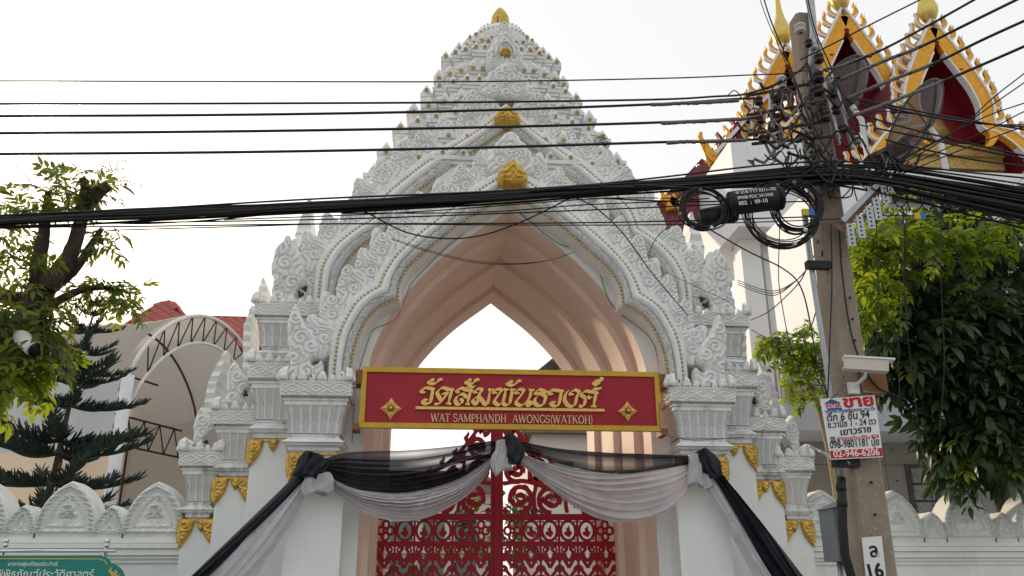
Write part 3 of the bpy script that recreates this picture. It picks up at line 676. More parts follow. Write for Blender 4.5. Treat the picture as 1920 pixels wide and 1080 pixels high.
def ornament(px,py,r):
    c = pix(px,py,SY-.03); pet = MB(); 
    def pl(a, L, w, y, mb):
        d = Vector((math.sin(a),math.cos(a))); n = Vector((d.y,-d.x)); C = Vector((c.x,c.z))
        P = [C+d*L*t+n*w*s for t,s in ((.15,.3),(.45,1),(.7,.6),(1,0),(.7,-.6),(.45,-1),(.15,-.3))]
        mb.add([(p.x,y,p.y) for p in P]+[(C.x+d.x*L*.5,y-.05,C.y+d.y*L*.5)], [(i,(i+1)%7,7) for i in range(7)])
        mb.add([(p.x,y,p.y) for p in P]+[(p.x,SY+.002,p.y) for p in P], [(i,(i+1)%7,(i+1)%7+7,i+7) for i in range(7)])
    o = MB(); o.lathe([(.001,.06),(.03,.055),(.045,.03),(.05,0)], (0,0,0), 14)
    o.v = [(c.x+x, SY-.03-z, c.z+y) for x,y,z in o.v]; oo = o.build('ornament', 'gilt_dark', sign); ce = MB().ball((c.x,SY-.085,c.z), .026, 10, 6); ce.build('centre','sign_gold',oo)
    for k in range(4): m = MB(); pl(k*math.pi/2, r, r*.36, SY-.03, m); m.build('petal', 'sign_gold', oo)
    for k in range(4): m = MB(); pl(k*math.pi/2+math.pi/4, r*.74, r*.20, SY-.02, m); m.build('petal', 'sign_gold', oo)
ornament(733,766,.165); ornament(1177,771,.155)

# ================================================================== RED GATE LEAVES
mk('gate_red', (.34,.012,.026), .42, var=.12, vs_=2, bump=.05, bs=20)
GYY = 3.0
def cellmotif(kind, w, h):
    mb = MB(); t0,t1 = -.012,.012
    def rb(pts, W): mb.ribbon([(p.x,p.y) for p in catmull([Vector((x*w,z*h)) for x,z in pts], len(pts)*5)], W, t0, t1)
    if kind == 'oval':
        rb([(.5+.40*math.cos(a),.5+.46*math.sin(a)) for a in [k*math.pi/12 for k in range(25)]], .052)
        mb.add([(x*w,t0-.001,z*h) for x,z in [(.30,.30),(.55,.18),(.72,.40),(.60,.52),(.55,.78),(.44,.62),(.36,.60),(.42,.48),(.26,.44)]], [tuple(range(9))])
        rb([(.12,.30),(.22,.12),(.42,.04)], .03); rb([(.08,.95),(.2,.88),(.1,.70)], .03); rb([(.92,.95),(.8,.88),(.9,.70)], .03); rb([(.9,.05),(.82,.14),(.92,.3)], .03)
    elif kind == 'flower':
        for cx,cz in ((.5,.78),(.5,.22),(.25,.5),(.75,.5)): rb([(cx+.17*math.cos(a), cz+.18*math.sin(a)) for a in [k*math.pi/6 for k in range(13)]], .046)
        rb([(.5+.1*math.cos(a), .5+.09*math.sin(a)) for a in [k*math.pi/4 for k in range(9)]], .03); rb([(0,.5),(.1,.5)],.03); rb([(.9,.5),(1,.5)],.03); rb([(.5,0),(.5,.06)],.03); rb([(.5,.94),(.5,1)],.03)
    else:                                            # ogee with flame leaves
        for s in (-1,1):
            f = lambda P: [(.5+s*(x-.5),z) for x,z in P]
            rb(f([(.62,1.0),(.60,.93),(.70,.86),(.74,.78),(.66,.70),(.5,.58)]), .056)
            rb(f([(.62,.96),(.80,.97),(.86,.90),(.80,.84)]), .036)
            rb(f([(1.0,.80),(.86,.72),(.74,.62),(.62,.52),(.5,.40)]), .060)
            rb(f([(1.0,.60),(.92,.66),(.88,.74),(.93,.83)]), .062)
            rb(f([(1.0,.46),(.84,.40),(.78,.30),(.66,.22),(.5,.10)]), .060)
            rb(f([(.98,.30),(.90,.36),(.86,.44)]), .05); rb(f([(1.0,.12),(.86,.16),(.74,.08),(.62,0)]), .060)
            rb(f([(.70,.74),(.64,.76),(.60,.80)]), .02)
    me = mb.mesh('scroll_panel'); me.materials.append(MATS['gate_red']); return me
zr = [pix(800,y,GYY).z for y in (963,975,1015,1025)]
for sg in (-1,1):
    g = thing('gate_leaf', (sg*2.33,GYY,0), 'red cut-metal gate leaf hinged on the %s pier' % ('pier beside the green board side' if False else ('pier toward the tent' if sg < 0 else 'pier toward the utility pole')), 'gate leaf', 'red double gate leaves')
    X = lambda a: sg*a
    def rail(xa,xb,za,zb,nm='rail',d=.03): xs = sorted((X(xa),X(xb))); return MB().box(xs[0],xs[1],GYY-d,GYY+d,za,zb).build(nm,'gate_red',g)
    rail(2.20,2.33,.1,3.35,'stile'); rail(.012,.115,.1,4.50,'stile',.045); (MB().box(-.05,.05,GYY-.075,GYY-.046,.1,4.46).build('cover_strip','gate_red',g) if sg < 0 else None); 
    r3,r4 = zr[1],zr[0]; s3,s4 = zr[3],zr[2]
    rail(.115,2.20,r3,r4); rail(.115,2.20,s3,s4,d=.028)
    cw = (2.20-.115)/6
    for i in range(1,6):
        xm = .115+cw*i; rail(xm-.02,xm+.02,s4,r3,'mullion',.02)
        rail(xm-.02,xm+.02,.75,s3,'mullion',.02)
    m1 = cellmotif('oval',cw,r3-s4); m1f = cellmotif('flower',cw,r3-s4); hB = .62; m2 = cellmotif('ogee',cw,hB)
    for i in range(6):
        xa = X(.115+cw*i) if sg > 0 else X(.115+cw*(i+1))
        inst(m1f if i in (0,5) else m1, 'scroll_panel', (xa,GYY,s4), g)
        for j in range(3): inst(m2, 'scroll_panel', (xa,GYY,s3-hB*(j+1)), g)
    rail(.115,2.20,.65,.75); rail(.115,2.20,.1,.2)
    MB().box(*sorted((X(.115),X(2.2))),GYY-.01,GYY+.01,.2,.65).build('kick_panel','gate_red',g)
    # scrollwork above the rail, under a rising top edge
    def spiral(cx,cz,r,turns,dr,a0,w=.085):
        mb = MB(); n = int(turns*16); P = []; W = []
        for k in range(n+1):
            t = k/n; a = a0+dr*2*math.pi*turns*t; rr = r*(1-.86*t); P.append((X(cx+rr*math.cos(a)), cz+rr*math.sin(a))); W.append(w*(1.1-.3*t))
        mb.ribbon(P, W, GYY-.012, GYY+.012)
        for k in (3,6,9,12,15,18,21):                       # leaf barbs growing inward and outward
            if k < n:
                p = Vector(P[k]); q = Vector(P[k+2 if k+2 <= n else n]); d = (p-Vector((X(cx),cz))).normalized(); tn = (q-p).normalized()
                mb.ribbon([p, p+d*.04*(-1 if k%2 else 1)+tn*.05, p+d*.09*(-1 if k%2 else 1)+tn*.12], [.09,.08,.004], GYY-.0125, GYY+.0125)
        return mb.build('scroll', 'gate_red', g)
    z = r4
    for (cx,cz,r,tu,dr,a0) in ((.42,z+.29,.27,1.7,1,-1.57),(1.02,z+.27,.26,1.7,-1,-1.57),(1.6,z+.22,.21,1.6,1,-1.57),(2.0,z+.15,.14,1.3,-1,-1.57),
                               (.36,z+.80,.22,1.6,-1,-1.2),(.80,z+.72,.18,1.6,1,2.6),(1.28,z+.52,.13,1.4,-1,2.6),(.36,z+1.25,.18,1.6,1,-1.57),(.66,z+1.02,.11,1.3,-1,2.4),(.26,z+1.58,.13,1.3,-1,-1.57)):
        spiral(cx,cz,r,tu,dr,a0)
    top = [(.1,z+1.86),(.34,z+1.60),(.58,z+1.28),(.92,z+.92),(1.4,z+.66),(1.8,z+.44),(2.2,z+.32)]
    def strip(P,W): mb = MB(); mb.ribbon([(X(p.x),p.y) for p in catmull([Vector(q) for q in P], 40)], W, GYY-.02, GYY+.02); return mb.build('scroll','gate_red',g)
    strip(top,.07); strip([(.12,z+.55),(.5,z+.60),(.9,z+.50),(1.3,z+.36),(1.7,z+.02)],.08); strip([(.12,z+1.06),(.5,z+1.02),(.9,z+.96)],.08); strip([(.72,z+.02),(.70,z+.3),(.74,z+.52)],.07); strip([(1.32,z+.02),(1.30,z+.2),(1.34,z+.34)],.07); strip([(.12,z+.08),(.2,z+.02)],.1); strip([(.62,z+.6),(.62,z+.95)],.07)
    for k in range(8):                               # flame crest along the top edge
        t = (k+.5)/9; Q = resample([Vector(p) for p in top], 50)[int(t*50)]
        mb = MB(); hh = (.24 if k%2 == 0 else .15)*(1-.06*k)
        mb.ribbon([(X(Q.x),Q.y-.02),(X(Q.x+.05),Q.y+hh*.35),(X(Q.x),Q.y+hh*.7),(X(Q.x+.01),Q.y+hh)], [.10,.09,.05,.004], GYY-.012, GYY+.012)
        mb.build('flame','gate_red',g)

# ================================================================== MOURNING DRAPES
def cloth_mat(name, col, rough, trans):
    m = mk(name, col, rough, var=.10, vs_=5, spec=.3, bump=.25, bs=18, bdist=.012); t = m.node_tree; N = t.nodes; L = t.links; b = N['Principled BSDF']
    if trans:
        tr = N.new('ShaderNodeBsdfTranslucent'); tr.inputs[0].default_value = (*col,1); ms = N.new('ShaderNodeMixShader'); ms.inputs[0].default_value = trans; L.new(b.outputs[0], ms.inputs[1]); L.new(tr.outputs[0], ms.inputs[2]); tp_ = N.new('ShaderNodeBsdfTransparent'); m2 = N.new('ShaderNodeMixShader'); L.new(tp_.outputs[0], m2.inputs[1]); L.new(ms.outputs[0], m2.inputs[2]); L.new(m2.outputs[0], N['Material Output'].inputs[0])
    at = N.new('ShaderNodeAttribute'); at.attribute_name = 'cover'
    if trans: L.new(at.outputs['Fac'], m2.inputs[0])
    else: L.new(at.outputs['Fac'], b.inputs['Alpha'])
    
    return m
cloth_mat('black_cloth', (.008,.009,.016), .40, 0); cloth_mat('silver_cloth', (.60,.585,.61), .30, .3)
drape = thing('mourning_drape', (0,-.4,3.2), 'black and silver cloth swags knotted across the gate opening with long side tails', 'drapery')
def cloth(top, bot, Y0, Y1, folds, amp, name, mat, parent, dens=None, belly=.12, U=90, endamp=.3, seed=1, power=1.0):
    T = resample(catmull([pix(a,b,Y0) for a,b in top], 80), U); B = resample(catmull([pix(a,b,Y1) for a,b in bot], 80), U); V = folds*9; rng = random.Random(seed)
    ph = [rng.uniform(0,6.28) for _ in range(6)]; vs_ = []; de = []
    fr = [rng.uniform(.6,1.4) for _ in range(folds+2)]; cum = [0]
    for f in fr: cum.append(cum[-1]+f)
    for i in range(U+1):
        u = i/U; mid = math.sin(math.pi*u)**.6
        for j in range(V+1):
            v = j/V; vv = v**power; p = T[i].lerp(B[i], vv)
            q = v*folds + .35*math.sin(2*u*3.1+ph[0]+v*3)*mid; k = int(max(0,min(folds,q))); s = q-k
            w = (1-(abs(math.cos(math.pi*q+ph[1])))**.55)*fr[k]*1.3
            w2 = math.sin(5.3*q+ph[2]+u*4)*.3
            p = p + Vector((0,-1,0))*(amp*(endamp+(1-endamp)*mid)*(w+w2-.5) + belly*math.sin(math.pi*v)*mid) + Vector((0,0,-1))*amp*.4*mid*w
            vs_.append(p); de.append(1.0 if dens is None else max(.05,min(1,dens(u,v,w))))
    mb = MB(); mb.add(vs_, [(i*(V+1)+j,(i+1)*(V+1)+j,(i+1)*(V+1)+j+1,i*(V+1)+j+1) for i in range(U) for j in range(V)], True)
    o = mb.build(name, mat, parent); a = o.data.attributes.new('cover','FLOAT','POINT'); a.data.foreach_set('value', de); return o
tri = lambda x: max(0, 1-abs(x))
cloth([(596,866),(650,848),(760,844),(850,836),(915,827),(950,822)],[(598,884),(650,912),(700,922),(770,923),(850,904),(905,870),(945,838)],-.42,-.42,8,.05,'black_swag','black_cloth',drape,
      lambda u,v,w: .97 - .62*tri((v-.10)/.12)*tri((u-.5)/.42) - .45*tri((v-.36)/.10)*tri((u-.68)/.25) - .35*tri((v-.62)/.10)*tri((u-.72)/.22), seed=3)
cloth([(600,880),(650,906),(700,916),(770,917),(850,898),(905,866),(940,840)],[(602,892),(640,930),(690,962),(745,975),(800,970),(860,940),(905,900),(936,850)],-.40,-.42,9,.055,'silver_swag','silver_cloth',drape,
      lambda u,v,w: .99-.16*tri((v-.55)/.35)*tri((u-.5)/.4), seed=5)
cloth([(960,824),(1050,841),(1150,848),(1290,854),(1318,858)],[(962,840),(1010,856),(1060,872),(1130,886),(1200,886),(1305,868)],-.42,-.42,4,.035,'black_swag','black_cloth',drape,
      lambda u,v,w: .97-.52*tri((v-.62)/.40)*tri((u-.52)/.42), seed=8)
cloth([(968,846),(1030,868),(1100,880),(1180,880),(1302,862)],[(972,866),(1020,905),(1080,950),(1140,976),(1200,976),(1260,950),(1306,900)],-.40,-.42,8,.055,'silver_swag','silver_cloth',drape,
      lambda u,v,w: .99-.26*tri((v-.45)/.3)*tri((u-.5)/.45)-.22*tri((v-.82)/.16)*tri((u-.5)/.4), seed=11)
# side tails run on down to the ground beside the gate
cloth([(574,866),(556,888),(357,1080),(190,1241)],[(590,886),(572,905),(391,1080),(225,1241)],-.44,-.44,2,.05,'black_tail','black_cloth',drape,seed=13,endamp=.6)
cloth([(588,880),(566,900),(388,1080),(222,1241)],[(596,890),(580,912),(545,980),(478,1080),(350,1241)],-.43,-.43,4,.055,'silver_tail','silver_cloth',drape,seed=14,endamp=.6)
cloth([(1322,872),(1350,884),(1507,1080),(1625,1240)],[(1316,876),(1338,895),(1447,1080),(1545,1240)],-.46,-.46,3,.05,'black_tail','black_cloth',drape,seed=15,endamp=.6)
cloth([(1318,876),(1340,894),(1450,1080),(1548,1240)],[(1306,884),(1324,915),(1414,1080),(1500,1240)],-.44,-.44,2,.05,'silver_tail','silver_cloth',drape,seed=16,endamp=.6)
def bunch(pts, widths, Y, depth, folds, name, mat, seed):      # gathered hanging bunch: pleated tube along a path
    P = resample(catmull([pix(a,b,Y) for a,b in pts], 40), 22); W = np.interp(np.linspace(0,1,23), np.linspace(0,1,len(widths)), widths)*(13*1.02/FPX); rng = random.Random(seed); R = []; n = 72
    ph = [rng.uniform(0,6.3) for _ in range(5)]; sc = 1
    for i,p in enumerate(P):
        t = (P[min(i+1,22)]-P[max(i-1,0)]).normalized(); sd = t.cross(Vector((0,-1,0))).normalized(); ring = []; u = i/22
        for k in range(n):
            a = 2*math.pi*k/n
            r = 1+.20*abs(math.sin(folds*a/2+ph[0]+.8*math.sin(u*3)))+.10*math.sin(folds*1.7*a+ph[1]+u*5)+.07*math.sin(3*a+u*9+ph[2])
            ring.append(p+sd*math.cos(a)*W[i]*.5*r+Vector((0,-1,0))*math.sin(a)*depth*r+t*.03*math.sin(2*a+ph[3])*u)
        R.append(ring)
    mb = MB(); mb.rings(R, True, True, True); o = mb.build(name, mat, drape); a = o.data.attributes.new('cover','FLOAT','POINT'); a.data.foreach_set('value',[1.0]*len(mb.v)); return o
bunch([(590,850),(586,862),(583,878),(578,895)],[26,36,44,40],-.55,.12,7,'knot','black_cloth',1); bunch([(604,860),(602,880),(600,890)],[20,24,14],-.58,.10,5,'knot','black_cloth',7)
bunch([(594,884),(592,900),(590,926)],[26,36,34],-.52,.10,8,'knot','silver_cloth',2); bunch([(606,888),(608,902),(609,922)],[20,28,22],-.56,.09,6,'knot','silver_cloth',3)
bunch([(941,826),(942,845),(938,866),(944,884)],[16,22,26,28],-.54,.08,7,'knot','silver_cloth',4); bunch([(950,816),(960,835),(966,856),(968,868)],[14,26,34,16],-.55,.10,5,'knot','black_cloth',5)
bunch([(1302,852),(1304,872),(1304,895),(1303,910)],[16,20,24,24],-.56,.08,7,'knot','silver_cloth',6); bunch([(1312,844),(1322,860),(1334,880),(1344,893)],[16,30,34,22],-.56,.11,7,'knot','black_cloth',8)
bunch([(1316,880),(1322,895),(1325,914)],[16,22,20],-.52,.08,5,'knot','silver_cloth',9)
# ================================================================== GROUND
mk('asphalt', (.075,.075,.076), .9, var=.2, vs_=2, bump=.4, bs=80)
mk('paving', (.42,.41,.39), .85, var=.12, vs_=1.5, bump=.3, bs=30, stain=.3, ss=1)
mk('courtyard_bounce_paving', (.50,.48,.45), .8, var=.08, vs_=.6, bump=.2, bs=10)
mk('kerb', (.45,.44,.42), .8, var=.1, bump=.3)
mk('yard', (.22,.21,.19), .9, var=.15, vs_=.5, bump=.3)
tag(MB().box(-600,600,-400,800,-.4,-.02).build('ground','yard'), kind='structure')
tag(MB().box(-200,200,-22,-7.4,-.019,-.004).build('road','asphalt'), kind='structure')
tag(MB().box(-200,200,-7.35,3.2,-.018,.12).build('pavement','paving'), kind='structure')
tag(MB().box(-40,40,3.3,60,-.017,.08).build('courtyard_bounce','courtyard_bounce_paving'), kind='structure')  # pale unseen slab, added to bounce sunlight up into the vault
tag(MB().box(-200,200,-7.52,-7.352,-.016,.121).build('kerb','kerb'), kind='structure')
tag(MB().box(-200,200,-30,-22.1,-.018,.12).build('far_pavement','paving'), kind='structure')

# ================================================================== BOUNDARY WALLS WITH CARVED MERLONS
mk('wall_paint', (.76,.77,.74), .7, var=.05, vs_=.8, bump=.15, bs=14, stain=.4, ss=.9, scol=(.55,.53,.46), streak=.5)
mk('merlon_carved', (.74,.75,.72), .75, var=.06, bump=.4, bs=40, stain=.45, ss=2.5, scol=(.36,.36,.33), streak=.4)
mk('grime', (.06,.06,.055), .95, var=.4, vs_=12)
def merlon_half(w, h): return [(p.x,p.y) for p in resample(catmull([Vector(q) for q in [(.5*w,0),(.5*w,.10*h),(.485*w,.30*h),(.42*w,.52*h),(.30*w,.74*h),(.15*w,.90*h),(0,h)]], 40), 26)]
def merlon_outline(w, h): R_ = merlon_half(w,h); return R_ + [(-x,z) for x,z in R_[::-1][1:]]
def merlon_h(w, h, small):
    sc = .62 if small else 1.0
    def f(x, z, d):
        out = np.zeros_like(x)
        e = np.clip(d/.02,0,1)
        s = z*7.5 + np.abs(x)*3.5
        border = (d < .135*sc)
        cy = (d-.068*sc)/(.06*sc)
        cur = .5+.5*np.cos(2*np.pi*((np.hypot(cy, ((s*2.1/sc)%1-.5)*1.8))*1.25))       # row of curls
        out = np.where(border, .03*e+.06*cur*e*np.clip(1.1-np.abs(cy),0,1), out)
        bead = (d >= .135*sc) & (d < .20*sc)
        out = np.where(bead, .018+.036*(np.cos((z*1.0+np.abs(x)*.35)*2*np.pi/(.038))*.5+.5)*np.exp(-((d-.168*sc)/(.014))**2)+.02*np.exp(-((d-.19*sc)/.010)**2), out)
        inn = d >= .20*sc
        # emblem: pot, looped coil and rising flame
        X = x/w; Z = z/h
        em = np.zeros_like(x)
        if not small:
            pot = np.clip((.115-np.hypot(X*1.0,(Z-.185)*1.15))/.03,0,1); em = np.maximum(em, .035*pot*(.8+.2*np.sin(x*70)*np.sin(z*60)))
            for cx,cz,rx,rz in ((-.05,.345,.085,.04),(.06,.345,.075,.035),(.0,.47,.09,.062),(.02,.47,.04,.03)):
                rr = np.hypot((X-cx)/rx,(Z-cz)/rz); em = np.maximum(em, .06*np.exp(-((rr-1)/.28)**2))
            zz = np.clip((Z-.54)/.22,0,1); wv = .05*(1-zz)+.004; inside = (Z>.54)&(Z<.76); em = np.maximum(em, np.where(inside,.04*np.exp(-((X-.02*np.sin(zz*16))/wv)**2),0))
        else:
            rr = np.hypot((X)/.10,(Z-.17)/.075); em = np.maximum(em,.04*np.exp(-((rr-1)/.3)**2)); zz = np.clip((Z-.28)/.22,0,1); em = np.maximum(em, np.where((Z>.26)&(Z<.52), .035*np.exp(-((X-.03*np.sin(zz*14))/(.07*(1-zz)+.01))**2),0))
        return np.where(inn, em, out)
    return f
MW, MH, SW, SHT = .90, .86, .43, .50
def with_block(me_fun): return me_fun
LARGE = relief([(x,z+.08) for x,z in merlon_outline(MW,MH-.08)][::1]+[(-.5*MW,0),(.5*MW,0)], (lambda f: (lambda x,z,d: f(x,np.maximum(z-.08,0),np.where(z<.09,1,d))))(merlon_h(MW,MH-.08,False)), .0135, .46, 'merlon', 'merlon_carved')
SMALL = relief([(x,z+.06) for x,z in merlon_outline(SW,SHT-.06)]+[(-.5*SW,0),(.5*SW,0)], (lambda f: (lambda x,z,d: f(x,np.maximum(z-.06,0),np.where(z<.07,1,d))))(merlon_h(SW,SHT-.06,True)), .0125, .46, 'merlon', 'merlon_carved')
def boundary_wall(xa, xb, Y, zb, centres, label, zoff=0):
    w = thing('boundary_wall', ((xa+xb)/2,Y,0), label, 'wall')
    MB().box(xa,xb,Y+.06,Y+.50,0,zb-.30).build('wall_body','wall_paint',w)
    for i,(z0,z1,p) in enumerate([(-.36,-.30,.02),(-.30,-.255,-.02),(-.25,-.20,-.06),(-.20,-.155,-.04),(-.15,-.075,-.08),(-.07,-.03,-.05),(-.03,0,-.02)]):
        MB().box(xa,xb,Y+p,Y+.50-p*.2+.001*i,zb+z0+.001,zb+z1).build('coping_course','wall_paint',w)
    for x,big in centres:
        inst(LARGE if big else SMALL, 'merlon', (x,Y+.03,zb+.0005), w)
    return w
pl = 1.30; LC = []
for k in range(5): LC += [(-5.50-pl*k, True),(-6.14-pl*k, False)]
boundary_wall(-14,-5.0,.90,2.29,LC,'white boundary wall with carved merlons behind the green board')
RC = []
for k in range(8): RC += [(5.40+1.285*k, True),(6.04+1.285*k, False)]
boundary_wall(5.03,17,1.05,2.24,RC,'cream boundary wall with carved merlons behind the utility pole')

# ================================================================== GREEN BOARD ON STEEL POSTS
mk('board_green', (.015,.21,.17), .4, var=.08, vs_=2)
mk('steel', (.62,.62,.63), .18, metal=1.0, var=.06, vs_=3)
mk('board_text', (.70,.78,.72), .5, var=.03)
mk('board_gold', (.60,.42,.12), .5, var=.1)
BY = -1.2
def P3(px,py,Y=BY): p = pix(px,py,Y); return (p.x,p.z)
board = thing('information_board', (pix(100,1060,BY).x,BY,0), 'green board with Thai lettering hung between stainless steel posts', 'sign')
edge = [P3(-260,1040),P3(196,1040)]
c1 = P3(196,1062); bl = P3(236,1080)
ol = [P3(-300,1340),P3(236,1340),P3(236,1110),P3(234,1082),P3(228,1068),P3(218,1059),P3(207,1055),P3(204,1049),P3(198,1044),P3(188,1042),P3(-300,1041)]
MB().prism([(x,z) for x,z in ol], BY, BY+.03).build('panel','board_green',board)
mb = MB(); mb.ribbon([P3(-300,1047),P3(186,1048),P3(196,1051),P3(201,1058)], .012, BY-.006, BY+.001); mb.build('gold_line','board_gold',board)
mb = MB(); mb.ribbon([P3(210,1063),P3(206,1070),P3(212,1077),P3(219,1073),P3(216,1068)], [.01,.04,.05,.04,.01], BY-.006, BY+.001); mb.ribbon([P3(214,1077),P3(220,1080),P3(226,1077)],[.02,.02,.005],BY-.007,BY+.001); mb.build('gold_flourish','board_gold',board)
def text_mesh(s, size, shear=0, ext=.004, off=0.0):
    c = bpy.data.curves.new('text','FONT'); c.body = s; c.size = size; c.extrude = ext; c.shear = shear; c.offset = off; c.resolution_u = 3
    o = bpy.data.objects.new('text_tmp', c); COL.objects.link(o); bpy.context.view_layer.update()
    me = bpy.data.meshes.new_from_object(o.evaluated_get(bpy.context.evaluated_depsgraph_get())); bpy.data.objects.remove(o); bpy.data.curves.remove(c); return me
def put_text(s, pa, pb, Y, name, mat, parent, size=None, shear=0, ext=.004, off=0.0, stretch=1.0, normal=None):
    """lettering along the line pa-pb (x,z) in the plane y = Y, scaled to fill it"""
    me = text_mesh(s, 1.0, shear, ext, off); xs = [v.co.x for v in me.vertices]; w = max(xs)-min(xs); A = Vector(pa); B = Vector(pb); d = B-A
    k = d.length/w; a = math.atan2(d.y,d.x)
    for v in me.vertices:
        x = (v.co.x-min(xs))*k; z = v.co.y*k*stretch; y = v.co.z
        v.co = (A.x+x*math.cos(a)-z*math.sin(a), Y-y, A.y+x*math.sin(a)+z*math.cos(a))
    off_ = root_of(parent)
    for v in me.vertices: v.co -= off_
    me.materials.append(MATS[mat]); return link(name, me, None, parent)
put_text('อาคารพุ่มเทียนประสิทธิ์', P3(15,1061), P3(108,1061), BY-.004, 'lettering','board_text',board, off=.004)
put_text('พิพิธภัณฑ์ประวัติศาสตร์', P3(-8,1084), P3(175,1084), BY-.004, 'lettering','board_text',board, off=.004, stretch=1.1)
for px in (8,198):
    p0 = pix(px+2,1025,BY+.08); p1 = pix(px-16,1500,BY+.08)
    po = MB(); po.tube([(p0.x,BY+.08,0.05),(p0.x,BY+.08,p0.z)], .026, 12); post = po.build('post','steel',board)
    k = MB(); k.lathe([(.028,0),(.034,.02),(.028,.035),(.022,.04),(.03,.05),(.036,.07),(.03,.09),(.012,.10),(.012,.108),(.001,.112)], (p0.x,BY+.08,p0.z), 14); k.build('post_cap','steel',post)
z = pix(100,1033,BY+.04).z
MB().tube([(pix(-300,1033,BY).x,BY+.04,z),(pix(214,1033,BY).x,BY+.04,z)], .022, 12).build('top_rail','steel',board)

# ================================================================== ARCHED TENT
mk('tent_fabric', (.50,.46,.41), .7, var=.06, vs_=.6, trans=.5, bump=.2, bs=3, bdist=.05, stain=.2, ss=.6, scol=(.36,.33,.28))
mk('tent_curtain', (.52,.53,.54), .6, var=.05, vs_=.6, trans=.15, bump=.25, bs=2.5, bdist=.05)
mk('pipe_white', (.66,.67,.68), .5, var=.06, vs_=4)
mk('pipe_dark', (.05,.035,.03), .6, var=.2, vs_=4)
T0 = pix(226,800,8.0); D_ = Vector((-.93,.37,0)); A_ = Vector((.37,.93,0)); S = 3.18
ztop = pix(242,704,8.0).z; zc = pix(401,600,10.96).z
tent = thing('arched_tent', (T0.x,8.0,0), 'large barrel-vaulted tent with white truss arch and grey curtain', 'tent')
def arch(s, off=0):                                # s in 0..2: along the truss arch
    t = s-1; zz = ztop + (zc-ztop-off)*(1-abs(t)**2.0)**.75 if abs(t) < 1 else ztop
    return Vector((T0.x,8.0,0)) + A_*((s-1)*(S-off*.7)+S) + Vector((0,0,zz-(off if abs(t) >= 1 else 0)))
top = [arch(2*i/24) for i in range(25)]; bot = [arch(2*i/24).lerp(arch(1), .05)*1.0 for i in range(25)]; bot = [Vector((b_.x,b_.y,arch(2*i/24).z-.78)) for i,b_ in enumerate(bot)]
MB().tube(top, .055, 8).build('arch_chord','pipe_white',tent); MB().tube(bot, .045, 8).build('arch_chord','pipe_white',tent)
for i in range(2,24,2): MB().tube([top[i],bot[i]], .022, 6).build('web_bar','pipe_dark',tent); MB().tube([bot[i],top[min(24,i+2)]], .020, 6).build('web_bar','pipe_dark',tent)
for s in (0,2):
    b = arch(s); o = MB(); o.tube([(b.x,b.y,0),(b.x,b.y,b.z)], .15, 14).build('column','pipe_white',tent)
R = []
for k in range(14):
    r = []
    for i in range(25):
        p = top[i]+D_*(.25+k*1.0); sag = -.10*math.sin(math.pi*(k%3)/3); r.append(p+Vector((0,0,.05+sag)))
    R.append(r)
MB().rings(R, closed=False, cap=False, smooth=True).build('roof_fabric','tent_fabric',tent)
def curtain(pA, zt, zb, Ld, name, mat, wav=.05):
    V = []; n = 90; m = 8
    for i in range(n+1):
        for j in range(m+1):
            p = pA+D_*(Ld*i/n); w = wav*math.sin(i*.55)*(.3+.7*j/m)+wav*.6*math.sin(i*.21+1); V.append((p.x+A_.x*w, p.y+A_.y*w, zt+(zb-zt)*j/m))
    return MB().add(V, [(i*(m+1)+j,(i+1)*(m+1)+j,(i+1)*(m+1)+j+1,i*(m+1)+j+1) for i in range(n) for j in range(m)], True).build(name,mat,tent)
zc0 = pix(150,842,8.4).z
curtain(top[0]-A_*.06+D_*.2, ztop+.1, zc0, 13, 'curtain', 'tent_curtain')
curtain(top[24]+A_*.06+D_*.2, ztop+.1, .2, 13, 'curtain', 'tent_fabric', .03)
V = [Vector((t.x,t.y,t.z))+D_*13.2 for t in top]; V = V+[Vector((V[-1].x,V[-1].y,0)),Vector((V[0].x,V[0].y,0))]
MB().add(V, [tuple(range(len(V)))]).build('end_fabric','tent_fabric',tent)
for k,(dd) in enumerate((2.6,5.2,7.8)):             # inner ribs
    MB().tube([p+D_*dd+Vector((0,0,-.08)) for p in top], .035, 6).build('rib','pipe_dark',tent)
    b = arch(2)+D_*dd; MB().tube([(b.x,b.y,0),(b.x,b.y,b.z)], .04, 6).build('rib','pipe_dark',tent)
for zz in (ztop+1.05, ztop-.15, ztop-1.0):
    a = arch(0)+D_*3.2; b = arch(2)+D_*3.2; a = Vector((a.x,a.y,zz)); b = Vector((b.x,b.y,zz))
    if zz > ztop: q = .22; a,b = a.lerp(b,q), b.lerp(a,q)
    MB().tube([a,b], .035, 6).build('purlin','pipe_dark',tent)
for i in range(9):
    t0,t1 = i/9,(i+.5)/9; a = arch(0)+D_*3.2; b = arch(2)+D_*3.2; p = a.lerp(b,t0); q = a.lerp(b,t1); r = a.lerp(b,(i+1)/9)
    MB().tube([(p.x,p.y,ztop-1.0),(q.x,q.y,ztop-.15)], .022, 5).build('web_bar','pipe_dark',tent); MB().tube([(q.x,q.y,ztop-.15),(r.x,r.y,ztop-1.0)], .022, 5).build('web_bar','pipe_dark',tent)

